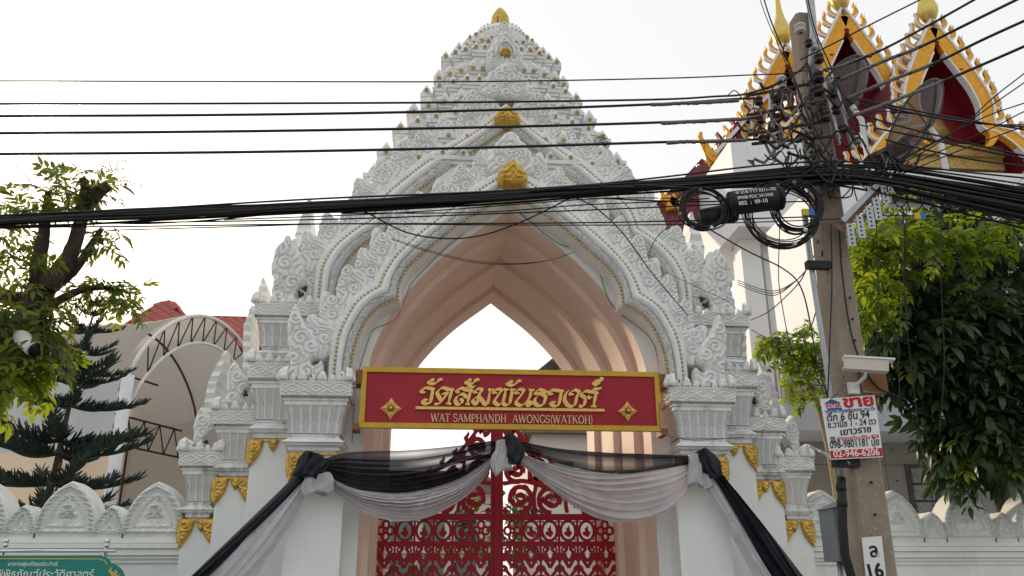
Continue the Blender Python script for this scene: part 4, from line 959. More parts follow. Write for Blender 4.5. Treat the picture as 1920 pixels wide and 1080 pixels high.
# ================================================================== RED TILED ROOF HOUSE
mk('roof_tile', (.34,.075,.055), .7, var=.2, vs_=3, bump=.2)
mk('roof_tile_edge', (.13,.03,.03), .8, var=.2, vs_=3)
mk('house_wall', (.55,.53,.48), .8, var=.06, vs_=.7)
HY = 19.0; pk = pix(312,569,HY+4); l = pix(215,600,HY); r = pix(470,640,HY)
house = thing('tiled_house', (pk.x,HY+4,0), 'house with red diamond-tiled hip roof behind the tent', 'building')
ez = pix(300,655,HY).z; rx0, rx1 = pk.x-.3, pk.x+.4
xL, xR = pk.x-1.0, pk.x+7.5
MB().box(xL+.8,xR-.8,HY+.8,HY+9,0,ez).build('wall','house_wall',house)
rz = pk.z; ridge2 = pix(440,597,HY+4).z
rf = MB(); e = [Vector((xL,HY,ez)),Vector((xR,HY,ez)),Vector((xR,HY+8,ez)),Vector((xL,HY+8,ez))]
a0 = Vector((pk.x-.25,HY+4,rz)); a1 = Vector((pk.x+.35,HY+4,rz))
b0 = Vector((xL+1.0,HY+4,ridge2)); b1 = Vector((xR-4.0,HY+4,ridge2))
rf.add([*e,b0,b1], [(0,1,5,4),(1,2,5),(2,3,4,5),(3,0,4)])
pt_ = [Vector((pk.x-1.25,HY-.4,ez-.2)),Vector((pk.x+3.4,HY-.4,ez-.2)),Vector((pk.x+3.4,HY+8.2,ez-.2)),Vector((pk.x-1.25,HY+8.2,ez-.2))]
rf.add([*pt_,a0,a1], [(0,1,5,4),(1,2,5),(2,3,4,5),(3,0,4)])
roof = rf.build('roof','roof_tile_edge',house)
def tile_plane(p00, p10, p11, p01, nu, nv, inside):
    u = (p10-p00)/nu; v = (p01-p00)/nv; n = u.cross(v).normalized(); n = n if n.y < 0 else -n
    c = [u*.0, u*.46+v*.46, v*.92, u*-.46+v*.46]; me = MB(); me.add([p+n*.06 for p in c]+[p+n*.0 for p in c], [(0,1,2,3),(0,4,5,1),(1,5,6,2),(2,6,7,3),(3,7,4,0)]); m_ = me.mesh('roof_tile'); m_.materials.append(MATS['roof_tile'])
    for j in range(nv*2):
        for i in range(nu+1):
            uu = i+(.5 if j%2 else 0); vv = j*.5
            if inside(uu/nu,(vv+.46)/nv) and 0 < uu < nu and vv+.92 <= nv+.5: inst(m_, 'roof_tile', p00+u*uu+v*vv+n*.03, roof)
tile_plane(e[0],e[1],None,e[0]+Vector((0,b0.y-e[0].y,b0.z-e[0].z)),22,8,lambda s,t: s > t*(b0.x-xL)/(xR-xL)+.01 and s < 1-t*(xR-b1.x)/(xR-xL)-.01 and t < .98 and s > .40)
tile_plane(pt_[0],pt_[1],None,pt_[0]+Vector((0,a0.y-pt_[0].y,a0.z-pt_[0].z)),9,9,lambda s,t: s > t*(a0.x-pt_[0].x)/4.65+.02 and s < 1-t*(pt_[1].x-a1.x)/4.65-.02)
MB().tube([b0,b1], .10, 6).build('ridge_cap','roof_tile',roof); MB().tube([a0,a1], .10, 6).build('ridge_cap','roof_tile',roof)
for a,b in ((pt_[0],a0),(pt_[1],a1)): MB().tube([a,b], .09, 6).build('ridge_cap','roof_tile',roof)

# ================================================================== NORFOLK PINE
mk('pine_bark', (.10,.07,.05), .9, var=.25, vs_=10, bump=.6)
mk('pine_needle', (.035,.055,.040), .6, var=.3, vs_=5)
PY = 3.4
pine = thing('norfolk_pine', (pix(82,975,PY).x,PY,0), 'tiered dark green pine leaning beside the grey tent', 'tree')
tp = [pix(a,b,PY) for a,b in ((70,1010),(85,960),(110,850),(130,760),(150,680),(165,620),(178,585),(186,566))]
b0_ = tp[0]-(tp[1]-tp[0])*.1; tp = [Vector((b0_.x-.35,PY,0.0)),Vector((b0_.x-.15,PY,b0_.z*.55))]+tp
tp = catmull(tp, 40); nT = len(tp)
MB().tube(tp, [max(.012,.085*(1-i/nT)**.8) for i in range(nT)], 8).build('trunk','pine_bark',pine)
def pine_branch(L, seed):
    rng = random.Random(seed); mb = MB(); n = 26
    P = [Vector((L*i/n, 0, -.10*L*math.sin(math.pi*i/n*.8)+.12*L*(i/n)**2)) for i in range(n+1)]
    mb.tube(P, [.018*(1-.75*i/n)+.004 for i in range(n+1)], 5)
    m = int(L*90)
    for k in range(m):
        t = .12+.88*k/m; p = P[int(t*n)]; side = 1 if k%2 else -1; l = rng.uniform(.13,.21)*(1-.45*t)+.03
        a = Vector((rng.uniform(.45,.75), side*rng.uniform(.2,.95), rng.uniform(.15,.85))).normalized()
        q = [p, p+a*l*.5+Vector((.01,0,0)), p+a*l+Vector((.03,0,.02))]
        mb.tube(q, [.011,.013,.004], 4, cap=False)
    me = mb.mesh('branch'); me.materials.append(MATS['pine_needle']); return me
PB = [pine_branch(1.0, s) for s in range(4)]
for w,(py,L,n) in enumerate([(572,.22,5),(590,.36,5),(622,.50,6),(655,.58,6),(690,.72,6),(727,.82,6),(770,.95,6),(815,1.12,6),(858,1.25,6),(905,1.30,6),(950,1.20,6)]):
    z = pix(130,py,PY).z; p = min(tp, key=lambda q: abs(q.z-z)); a0 = w*.7
    for k in range(n):
        a = a0+2*math.pi*k/n+random.uniform(-.2,.2); s = 1.3*L*random.uniform(.85,1.12)
        up = -.10 if w > 5 else (-.45 if w < 2 else -.22)
        o = bpy.data.objects.new('branch', PB[(w+k)%4]); COL.objects.link(o); o.parent = pine; o.location = p-root_of(pine); o.rotation_euler = (0, up+random.uniform(-.1,.1), a); o.scale = (s,s*.9+.15,s*.9+.15)
# ================================================================== TEMPLE HALL WITH THREE GABLES
mk('hall_white', (.74,.75,.76), .7, var=.05, vs_=.5, bump=.1, bs=8, streak=.25, stain=.2, ss=.5, scol=(.6,.58,.52))
mk('gable_gold', (.70,.33,.022), .35, metal=.25, var=.18, vs_=5, bump=.4, bs=22, speck=.55, spcol=(.10,.07,.06), fleck=26)
mk('gable_edge', (.72,.70,.70), .5, var=.06)
mk('soffit_red', (.21,.012,.022), .55, var=.15, vs_=1.2)
mk('roof_purple', (.16,.035,.05), .5, var=.3, vs_=8, speck=.5, spcol=(.5,.3,.08), fleck=14, bump=.4, bs=12)
mk('cornice_gold', (.42,.28,.09), .45, metal=.4, var=.3, vs_=10, bump=.8, bs=14, speck=.6, spcol=(.05,.03,.02), fleck=12)
mk('finial_gold', (.62,.47,.12), .33, metal=.6, var=.15, vs_=3)
hall = thing('temple_hall', (16,17,0), 'tall white temple hall with gold and red pointed gables', 'building')
def gable(ax, az, Y, k, lower=True):
    """one gable end: apex at (ax, az), plane y = Y, scale k"""
    g = MB().box(ax-.02*k,ax+.02*k,Y+.0,Y+.3,az-.9*k,az-.1).build('gable','soffit_red',hall)
    # left and right bargeboards: outer edge points (dx, dz) below the apex
    up = [(0,0),(.62,-1.12),(1.22,-2.25)]; lo = [(1.22,-2.25),(1.50,-2.95),(1.60,-3.55),(1.50,-4.05),(1.62,-4.35),(2.05,-4.45),(2.55,-4.85),(3.1,-5.5),(3.8,-6.3)]
    for s in (-1,1):
        o1 = [Vector((ax+s*x*k, az+z*k)) for x,z in up]; mb = MB(); c = [p+Vector((-s*.20*k,-.12*k)) for p in o1]; c[0] = Vector((ax,az-.30*k))
        mb.ribbon(c, [.34*k,.52*k,.50*k], Y-.15, Y+.10); b1 = mb.build('bargeboard','gable_gold',g)
        mb = MB(); mb.ribbon([p+Vector((s*.06*k,.03*k)) for p in o1], .09*k, Y-.19, Y+.12); mb.ribbon([p+Vector((-s*.42*k,-.28*k)) for p in o1[1:]], .06*k, Y-.18, Y+.12); mb.build('edge_trim','gable_edge',b1, 'stuff')
        if lower:
            P = [Vector((ax+s*x*k, az+z*k)) for x,z in lo]; c = catmull([p+Vector((-s*.22*k,-.06*k)) for p in P], 40)
            mb = MB(); mb.ribbon(c, .50*k, Y-.16, Y+.10); b2 = mb.build('bargeboard','gable_gold',g)
            mb = MB(); mb.ribbon(catmull([p+Vector((s*.05*k,.0)) for p in P],40), .08*k, Y-.2, Y+.12); mb.ribbon(catmull([p+Vector((-s*.48*k,-.10*k)) for p in P],40), .06*k, Y-.19, Y+.12); mb.build('edge_trim','gable_edge',b2,'stuff')
            hk = [(1.35,-3.75),(1.05,-4.25),(.72,-4.35),(.50,-4.05),(.62,-3.80)]      # inward curl
            hk = [(1.30,-3.9),(1.42,-4.55),(1.25,-5.0),(1.0,-5.15)]
            mb = MB(); mb.ribbon(catmull([Vector((ax+s*x*k, az+z*k)) for x,z in hk],20), [.5*k-.022*k*i for i in range(len(catmull([Vector(p) for p in hk],20)))], Y-.17, Y+.09); mb.build('curl','gable_gold',g)
        full_ = up+(lo[1:] if lower else [])
        Q = resample([Vector((ax+s*x*k, az+z*k)) for x,z in full_], 15 if lower else 7)
        for i in range(len(Q)-1):                       # flame hooks along the outer edge
            p = Q[i].lerp(Q[i+1],.6); h = .62*k
            pts = [p+Vector((-s*.05*k,-.08*k)), p+Vector((s*.26*k,.06*k)), p+Vector((s*.36*k,.26*k)), p+Vector((s*.30*k,.46*k)), p+Vector((s*.34*k,.62*k))]
            cc = catmull(pts, 12); n = len(cc); mb = MB(); mb.ribbon(cc, [(.19-.17*(j/(n-1))**1.3)*k for j in range(n)], Y-.08, Y+.04); hk_ = mb.build('flame_hook','gable_gold',g)
            mb = MB(); mb.ribbon([q+Vector((s*.09*k,-.02*k)) for q in cc], [(.07-.055*(j/(n-1)))*k for j in range(n)], Y-.10, Y+.05); mb.build('edge_trim','gable_edge',hk_)
    # red roof underside running back from the boards, and red tympanum
    W = [(-1.5,-4.2),(-1.18,-2.4),(-.6,-1.2),(0,-.25),(.6,-1.2),(1.18,-2.4),(1.5,-4.2)] if not lower else [(-3.6,-6.4),(-2.4,-4.9),(-1.5,-4.2),(-1.45,-3.2),(-1.1,-2.4),(-.55,-1.2),(0,-.25),(.55,-1.2),(1.1,-2.4),(1.45,-3.2),(1.5,-4.2),(2.4,-4.9),(3.6,-6.4)]
    A = [(ax+x*k,Y+.12,az+z*k) for x,z in W]; B = [(ax+x*k*.98,Y+1.3,az+z*k-.05) for x,z in W]
    MB().rings([A,B], closed=False, cap=False).build('soffit','soffit_red',g)
    MB().add([(ax+x*k,Y+1.25,az+z*k) for x,z in W], [tuple(range(len(W)))]).build('tympanum','soffit_red',g)
    O = [(ax+x*k*1.02,az+z*k+.12*k) for x,z in W]
    MB().rings([[(x,Y+.11,z) for x,z in O],[(x,Y+6,z) for x,z in O]], closed=False, cap=False).build('roof','roof_purple',g)
    for (x,z,r) in ((0,-.95,.16),(-.72,-2.05,.13),(.72,-2.05,.13)):
        MB().lathe([(.001,-r*1.2*k),(r*k,0),(.001,r*1.2*k)], (ax+x*k,Y-.05,az+z*k), 6, False).build('boss','soffit_red',g)
    f = MB(); f.lathe([(.02,0),(.20,.12),(.33,.40),(.36,.62),(.28,.95),(.17,1.3),(.11,1.7),(.09,2.1),(.10,2.3),(.14,2.42),(.05,2.6),(.001,2.75)], (0,0,0), 18)
    f.v = [(ax+x*k,Y+y*k,az-.06*k+z*k) for x,y,z in f.v]; f.build('finial','finial_gold',g)
    return g
a3 = pix(1744,42,14.0); gable(a3.x,a3.z,14.0,1.0*1.12)
a2 = pix(1578,20,17.0); gable(a2.x,a2.z,17.0,1.22)
a1 = pix(1469,86,20.0); gable(a1.x,a1.z,20.0,1.30)
# lower side eaves on the left: sloping ornate boards with an upturned finial at the end
def side_eave(pts, Y, th):
    P = [pix(a,b,Y) for a,b in pts]; mb = MB(); mb.ribbon([(p.x,p.z) for p in P], th, Y-.2, Y+.2); e = mb.build('eave_board','roof_purple',hall); return e
e1 = side_eave([(1470,168),(1400,240),(1325,318),(1300,345)], 20.5, 1.0)
e2 = side_eave([(1345,332),(1285,385),(1240,430),(1215,455)], 20.0, 1.9)
Q = [pix(a,b,19.8) for a,b in ((1470,150),(1400,222),(1340,290))]; MB().ribbon([(p.x,p.z) for p in Q], .16, 19.6, 20.4).build('eave_trim','gable_edge',hall)
for pts,Y in (([(1335,310),(1328,290),(1319,275),(1312,262),(1313,250)],20.1),([(1352,300),(1335,296),(1326,284),(1324,268)],20.0),([(1262,392),(1256,378),(1243,372),(1238,360)],19.6),([(1275,384),(1262,380),(1262,366)],19.6)):
    c = catmull([Vector((p.x,p.z)) for p in (pix(a,b,Y) for a,b in pts)], 16); n = len(c)
    MB().ribbon(c, [.55*(1-i/n)+.08 for i in range(n)], Y-.15, Y+.15).build('flame_hook','gable_gold',hall)
for i in range(9):                                   # flame leaves on the eave board
    p = pix(1462-13*i,172+13*i,20.2); c = [Vector((p.x,p.z-.5)),Vector((p.x-.25,p.z-.1)),Vector((p.x-.2,p.z+.25)),Vector((p.x-.4,p.z+.6))]
    MB().ribbon(catmull(c,10), [.34-.03*j for j in range(len(catmull(c,10)))], 19.9, 20.1).build('flame_hook','gable_gold' if i%2 else 'soffit_red',hall)
# white body: upper block projecting over a recessed wall with pilaster
bY = 15.6; cx = pix(1378,350,bY).x; zt = pix(1378,262,bY).z; zs = pix(1400,424,bY).z
xm = pix(1545,300,bY).x; zB = pix(1700,345,bY).z
MB().box(cx,xm,bY,bY+6,zs,zt).build('upper_wall','hall_white',hall)
MB().box(xm+.002,cx+26,bY+.3,bY+5.9,zs,zB).build('upper_wall','hall_white',hall)
MB().box(cx+.6,cx+25,bY+2.0,bY+2.5,0,zs+.01).build('lower_wall','hall_white',hall)
MB().box(cx+.5,cx+1.3,bY+1.3,bY+1.999,0,zs-.002).build('pilaster','hall_white',hall)
for a,b in ((1.6,1.9),(9.5,9.8)): MB().box(cx+a,cx+b,bY+1.8,bY+2.01,6,zs-.6).build('trim','hall_white',hall)
MB().box(cx+1.6,cx+9.8,bY+1.8,bY+2.005,zs-.6,zs-.3).build('trim','hall_white',hall)
v = pix(1400,300,bY); MB().prism([(v.x,v.z),(v.x+.3,v.z),(v.x+.3,v.z-.3)], bY-.02, bY+.05).build('vent','pipe_dark',hall)
# gold entablature under the front gable
for i,(z0,d) in enumerate(((0,0),(.55,.12),(1.1,.25),(1.6,.4))):
    p0 = pix(1690,338,15.0); p1 = pix(1880,338,15.0); MB().box(p0.x,p1.x,15.0-d,17,p0.z-.6+z0,p0.z-.6+z0+.5).build('entablature','cornice_gold',hall)
mk('green_glass', (.05,.22,.12), .3, var=.2)
p0 = pix(1700,262,15.6); MB().lathe([(.001,-.5),(1.2,-.4),(1.6,0),(1.4,.7),(.6,1.4),(.001,1.7)], (p0.x+.5,16.2,p0.z), 16).build('pediment_boss','cornice_gold',hall)
# lower right gold flame board
for i in range(5):
    p = pix(1890+14*i,352-9*i,12.5); c = [Vector((p.x-.3,p.z-.4)),Vector((p.x,p.z-.1)),Vector((p.x+.15,p.z+.3))]; MB().ribbon(c,[.22,.2,.04],12.4,12.6).build('flame_hook','gable_gold',hall)
p0,p1 = pix(1870,372,12.6),pix(1960,318,12.6); MB().ribbon([(p0.x,p0.z),(p1.x,p1.z)], .3, 12.55, 12.8).build('eave_board','gable_edge',hall)

# ================================================================== SATELLITE DISHES
mk('dish_mesh', (.10,.09,.09), .6, var=.15, alpha=.80)
mk('dish_rim', (.06,.06,.06), .5, metal=.5)
def dish(px,py,Y,R_,nrm,label,mast):
    c = pix(px,py,Y); d = thing('satellite_dish', (c.x,Y,mast), label, 'satellite dish', 'satellite dishes on the roof')
    Mx = Vector(nrm).normalized().to_track_quat('Z','Y').to_matrix(); prof = [(R_*t, .30*R_*t*t) for t in [i/8 for i in range(9)]]
    def tr(p): return c+Mx@Vector(p)
    mb = MB(); n = 36; V = [tr((0,0,0))]; F = []
    for r,z in prof[1:]: V += [tr((r*math.cos(2*math.pi*k/n), r*math.sin(2*math.pi*k/n), z)) for k in range(n)]
    F += [(0,1+k,1+(k+1)%n) for k in range(n)]
    for i in range(len(prof)-2): F += [(1+i*n+k,1+(i+1)*n+k,1+(i+1)*n+(k+1)%n,1+i*n+(k+1)%n) for k in range(n)]
    mb.add(V,F,True).build('reflector','dish_mesh',d)
    MB().tube([tr((R_*math.cos(2*math.pi*k/40),R_*math.sin(2*math.pi*k/40),.30*R_)) for k in range(41)], .035, 6).build('rim','dish_rim',d)
    for k in range(6): a = k*math.pi/3; MB().tube([tr((r*math.cos(a),r*math.sin(a),z-.03)) for r,z in prof], .022, 5).build('rib','dish_rim',d)
    for k in range(3): a = k*2.1+.4; MB().tube([tr((R_*.95*math.cos(a),R_*.95*math.sin(a),.29*R_)),tr((0,0,R_*.85))], .014, 5).build('strut','dish_rim',d)
    MB().lathe([(.001,0),(.12,.02),(.12,.22),(.001,.24)], tr((0,0,R_*.82)), 10).build('feed_horn','dish_rim',d)
    b = tr((0,0,-.12)); MB().tube([(b.x+.25,b.y,mast),(b.x+.25,b.y,b.z-.5),b], .09, 10).build('mast','pipe_white',d)
zr_ = pix(1780,350,9.0).z
dish(1738,238,9.0,1.42,(-.52,.42,.62),'dark mesh satellite dish in front of the frontmost gable',zr_)
dish(1592,196,9.8,1.5,(-.50,.40,.64),'dark mesh satellite dish beside the pole crossarms',zr_)

# ================================================================== CONCRETE ANNEX WITH BALCONY
mk('concrete', (.30,.29,.265), .85, var=.08, vs_=1.0, bump=.2, bs=10, stain=.3, ss=.7, scol=(.20,.19,.17))
mk('concrete_dark', (.10,.10,.095), .9, var=.1)
mk('tie_hole', (.02,.02,.02), .9)
mk('balcony_white', (.55,.60,.66), .7, var=.04, vs_=.7)
AY = 7.0
annex = thing('concrete_annex', (14,AY,0), 'bare concrete annex with white balcony slab behind the right-hand boundary wall', 'building')
xa = pix(1470,800,AY).x; xb = 30; zt_ = pix(1600,800,AY).z
zsl = pix(1463,748,AY-1.6).z
MB().box(xa,xb,AY+.05,AY+6,0,zsl-.02).build('core','concrete_dark',annex)
pw,ph_ = 1.18,1.55; zj = pix(1664,872,AY).z; xj = pix(1664,900,AY).x
holes = MB(); nx0 = int((xa-xj)/pw)-1
for i in range(nx0,14):
    for j in range(-2,2):
        x0_ = xj+i*pw; z0_ = zj+j*ph_
        if x0_+pw < xa or x0_ > xb: continue
        if j == -1 and i in (0,): 
            wx = (x0_+.55,x0_+pw+.55)
        MB().box(max(x0_,xa)+.006,x0_+pw-.006,AY,AY+.06,z0_+.006,z0_+ph_-.006).build('concrete_panel','concrete',annex)
        for dx in (.25,.93):
            for dz in (.38,1.17):
                if x0_+dx > xa: holes.lathe([(.022,0),(.022,.012),(.001,.012)], (0,0,0), 6); n = len(holes.v); holes.v[n-18:] = [(x0_+dx+x, AY-.004-z, z0_+dz+y) for x,y,z in holes.v[n-18:]]
holes.build('tie_hole','tie_hole',annex,'stuff')
b0,b1 = pix(1463,748,AY-1.6),pix(1463,806,AY-1.6); MB().box(b0.x,30,AY-1.6,AY-.01,b1.z,b0.z).build('balcony_slab','balcony_white',annex)
MB().box(pix(1585,500,AY+1).x,30,AY+1.0,AY+6,zsl-.01,zr_).build('upper_storey','hall_white',annex)
for k in range(10): MB().tube([(b0.x+.12+.9*k,AY-1.55,b0.z),(b0.x+.12+.9*k,AY-1.55,b0.z+1.0)], .025, 6).build('railing_post','pipe_white',annex)
for zz in (.95,.65,.35): MB().tube([(b0.x+.1,AY-1.55,b0.z+zz),(b0.x+9,AY-1.55,b0.z+zz)], .018, 6).build('railing_bar','pipe_dark',annex)
# ventilation block window
mk('vent_block', (.30,.30,.29), .7, var=.1); mk('vent_light', (.75,.80,.95), .4, var=.05)
wx0,wx1 = pix(1706,876,AY-.1).x, pix(1768,876,AY-.1).x; wz1 = pix(1706,876,AY-.1).z; wz0 = pix(1706,972,AY-.1).z
win = MB().box(wx0-.08,wx1+.08,AY-.05,AY-.002,wz0-.08,wz1+.08).build('window','concrete_dark',annex)
for i in range(2):
    for j in range(3):
        w_,h_ = (wx1-wx0)/2,(wz1-wz0)/3; bx_,bz_ = wx0+i*w_,wz0+j*h_; m = MB()
        for k in range(7): t = k/6; m.ribbon([(bx_+.02+(w_-.04)*t,bz_+.03),(bx_+.02+(w_-.04)*min(1,t+.5),bz_+.03+(h_-.06)*(min(1,t+.5)-t)*2)], .03, AY-.12, AY-.06); m.ribbon([(bx_+w_-.02-(w_-.04)*t,bz_+.03),(bx_+w_-.02-(w_-.04)*min(1,t+.5),bz_+.03+(h_-.06)*(min(1,t+.5)-t)*2)], .03, AY-.121, AY-.061)
        for k in range(4):
            m.ribbon([(bx_+.02,bz_+.03+k*(h_-.06)/4),(bx_+.02+(w_-.04)*(1-k/4),bz_+h_-.03)], .028, AY-.119, AY-.06); m.ribbon([(bx_+w_-.02,bz_+.03+k*(h_-.06)/4),(bx_+.02+(w_-.04)*(k/4),bz_+h_-.03)], .028, AY-.122, AY-.06)
        m.build('vent_block','vent_block',win)
        MB().box(bx_+.02,bx_+w_-.02,AY-.055,AY-.051,bz_+.03,bz_+h_-.03).build('pane','vent_light' if (i,j) == (0,1) else 'concrete',win)

# ================================================================== BUILDINGS SEEN THROUGH THE GATE
mk('far_wall', (.72,.68,.64), .8, var=.05, vs_=.5); mk('green_shutter', (.10,.30,.26), .5, var=.1); mk('far_window', (.16,.20,.20), .2, var=.2); mk('far_roof', (.20,.17,.15), .8, var=.15)
FY = 24.0
far = thing('courtyard_building', (0,FY,0), 'pale building with green framed windows seen through the red gate', 'building')
xl,xr = pix(560,1000,FY).x, pix(930,1000,FY).x; zt2 = pix(800,925,FY).z
MB().box(xl-6,xr,FY,FY+8,0,zt2).build('wall','far_wall',far)
MB().prism([(xl-6.4,zt2),(xr+.4,zt2),(xr-.6,zt2+.9),(xl-5.4,zt2+.9)], FY-.4, FY+8).build('roof','far_roof',far)
for i in range(9):
    for j in range(3):
        x = xr-1.3-i*1.35; z_ = zt2-1.55-j*1.75
        w = MB().box(x-.46,x+.46,FY-.06,FY-.001,z_-.55,z_+.62).build('window','green_shutter',far)
        for s in (-1,1):
            MB().box(x+s*.22-.18,x+s*.22+.18,FY-.075,FY-.061,z_-.47,z_+.12).build('pane','far_window',w); MB().box(x+s*.22-.18,x+s*.22+.18,FY-.075,FY-.061,z_+.18,z_+.54).build('pane','far_window',w)
for j in range(4): MB().box(xl-6,xr+.1,FY-.25,FY-.0005,zt2-2.45-j*1.75,zt2-2.3-j*1.75).build('ledge','far_wall',far)
hl = thing('white_outbuilding', (pix(1100,1000,18).x,18,0), 'white outbuilding with sloped roof edge behind the right-hand gate leaf', 'building')
x0_ = pix(1000,950,18).x; zt3 = pix(1050,815,18).z
MB().box(x0_,x0_+9,18,26,0,zt3).build('wall','far_wall',hl)
pr = pix(1048,662,17.5); pl_ = pix(1008,694,17.5)
MB().prism([(x0_-.5,zt3),(x0_+9,zt3),(x0_+9,zt3+2.6),(pr.x+1,pr.z+.3),(pr.x,pr.z),(pl_.x,pl_.z),(pl_.x-.12,pl_.z-.15)], 17.5, 26).build('roof','far_roof',hl)
for k in range(7): 
    p = pix(1013+5*k,690-4.6*k,17.45); MB().bar((p.x,17.44,p.z-.05),(p.x+.05,17.44,p.z-.75),.05).build('rafter','pipe_dark',hl)
for k in range(4): MB().box(x0_+.6+1.6*k,x0_+1.5+1.6*k,17.93,17.999,zt3-2.4,zt3-1.0).build('window','far_window',hl)
# ================================================================== UTILITY POLE
mk('pole_concrete', (.29,.235,.18), .9, var=.15, vs_=2.5, bump=.5, bs=25, stain=.45, ss=2.2, scol=(.18,.15,.125), speck=.3, spcol=(.55,.53,.50), fleck=30)
mk('galvanised', (.38,.40,.41), .45, metal=.7, var=.12, vs_=6)
mk('rubber', (.012,.012,.014), .5, var=.2)
mk('cable_black', (.014,.014,.016), .45, var=.2, vs_=20)
mk('cable_grey', (.16,.155,.15), .6, var=.25, vs_=14)
mk('plate_white', (.74,.75,.74), .5, var=.04)
mk('ink_black', (.015,.015,.015), .6)
mk('ink_red', (.52,.012,.03), .5); mk('ink_blue', (.03,.10,.32), .5)
mk('ceramic', (.55,.53,.48), .3, var=.15); mk('porcelain_dark', (.05,.03,.025), .25, var=.2)
mk('cam_body', (.62,.57,.47), .45, var=.08, vs_=6); mk('box_grey', (.16,.18,.19), .6, var=.12, vs_=3)
mk('rust_metal', (.30,.18,.12), .75, metal=.2, var=.35, vs_=9, bump=.3)
mk('wood_dark', (.07,.045,.035), .9, var=.3, vs_=6, bump=.5)
PYY = -6.0
def Q3(px,py,Y=PYY): return pix(px,py,Y)
pb, ptp = Q3(1628,1080), Q3(1510,42)
pole = thing('utility_pole', (2.44,PYY,0.12), 'weathered concrete utility pole crowded with insulators and cables', 'utility pole')
R = []
for z,w,x in ((.12,.30,2.42),(2.38,.285,2.44),(4.5,.25,2.465),(7.12,.215,2.505)):
    h = w/2; c_ = .03; R.append([(x-h+c_,PYY-h,z),(x+h-c_,PYY-h,z),(x+h,PYY-h+c_,z),(x+h,PYY+h-c_,z),(x+h-c_,PYY+h,z),(x-h+c_,PYY+h,z),(x-h,PYY+h-c_,z),(x-h,PYY-h+c_,z)])
R.append([(x*.98+2.505*.02,y,7.16) for x,y,z in R[-1]])
MB().rings(R).build('shaft','pole_concrete',pole)
hl_ = MB()
for py in (200,290,330,560,600,640,700,905,965): 
    p = Q3(1505+(py-40)*.115+26,py,-6.13); hl_.lathe([(.012,0),(.012,.01),(.001,.01)], (0,0,0), 7); n = len(hl_.v); hl_.v[n-21:] = [(p.x+x,-6.155-z if py>500 else -6.13-z,p.z+y) for x,y,z in hl_.v[n-21:]]
hl_.build('bolt_hole','ink_black',pole,'stuff')
cond = [Q3(a,b,-6.12) for a,b in ((1509,405),(1520,490),(1532,570),(1546,660),(1558,740),(1572,840),(1577,900))]
MB().tube(cond, .026, 10).build('conduit','galvanised',pole)
MB().tube([Q3(a,b,-6.13) for a,b in ((1577,895),(1579,940),(1580,985),(1584,1040),(1600,1095),(1622,1180),(1632,1260))], .036, 10).build('hose','rubber',pole)
for a,b in ((1577,915),(1579,945)): p = Q3(a,b,-6.13); MB().lathe([(.034,-.03),(.042,-.02),(.042,.03),(.034,.04)], p, 12).build('conduit_collar','rubber',pole)
for a,b in ((1530,497),(1582,868)): p = Q3(a,b,-6.17); MB().box(p.x-.09,p.x+.13,-6.20,-6.13,p.z-.035,p.z+.035).build('clamp','rubber',pole)
# diagonal angle-iron crossarm and hanging perforated plates
def px_bar(mb, a, b, Y, w, d=.02): A_ = Q3(*a,Y); B_ = Q3(*b,Y); mb.ribbon([(A_.x,A_.z),(B_.x,B_.z)], w, Y-d, Y+d)
mb = MB(); px_bar(mb,(1572,430),(1660,338),-6.25,.09,.006); A_ = Q3(1572,420,-6.2); arm = mb.build('crossarm','rust_metal',pole)
mb = MB(); px_bar(mb,(1578,416),(1664,326),-6.28,.05,.03); mb.build('crossarm_flange','galvanised',arm)
for i,(x,y) in enumerate(((1592,440),(1610,425),(1628,408),(1641,392),(1655,362),(1662,342))):
    a = Q3(x,y-20,-6.30); mb = MB(); mb.box(a.x-.035,a.x+.035,-6.31,-6.30,a.z-.22,a.z+.0); pl8 = mb.build('hanger_plate','galvanised',arm)
    hb = MB()
    for k in range(5):
        hb.lathe([(.011,0),(.001,.001)], (0,0,0), 7); n = len(hb.v); hb.v[n-14:] = [(a.x+xx,-6.3115-zz,a.z-.025-.042*k+yy) for xx,yy,zz in hb.v[n-14:]]
    hb.build('bolt_hole','ink_black',pl8,'stuff')
mb = MB(); px_bar(mb,(1628,305),(1698,272),-6.15,.11,.06); mb.build('timber_arm','wood_dark',pole)
mb = MB(); px_bar(mb,(1668,378),(1745,382),-6.1,.06,.04); mb.build('light_batten','pipe_white',pole)
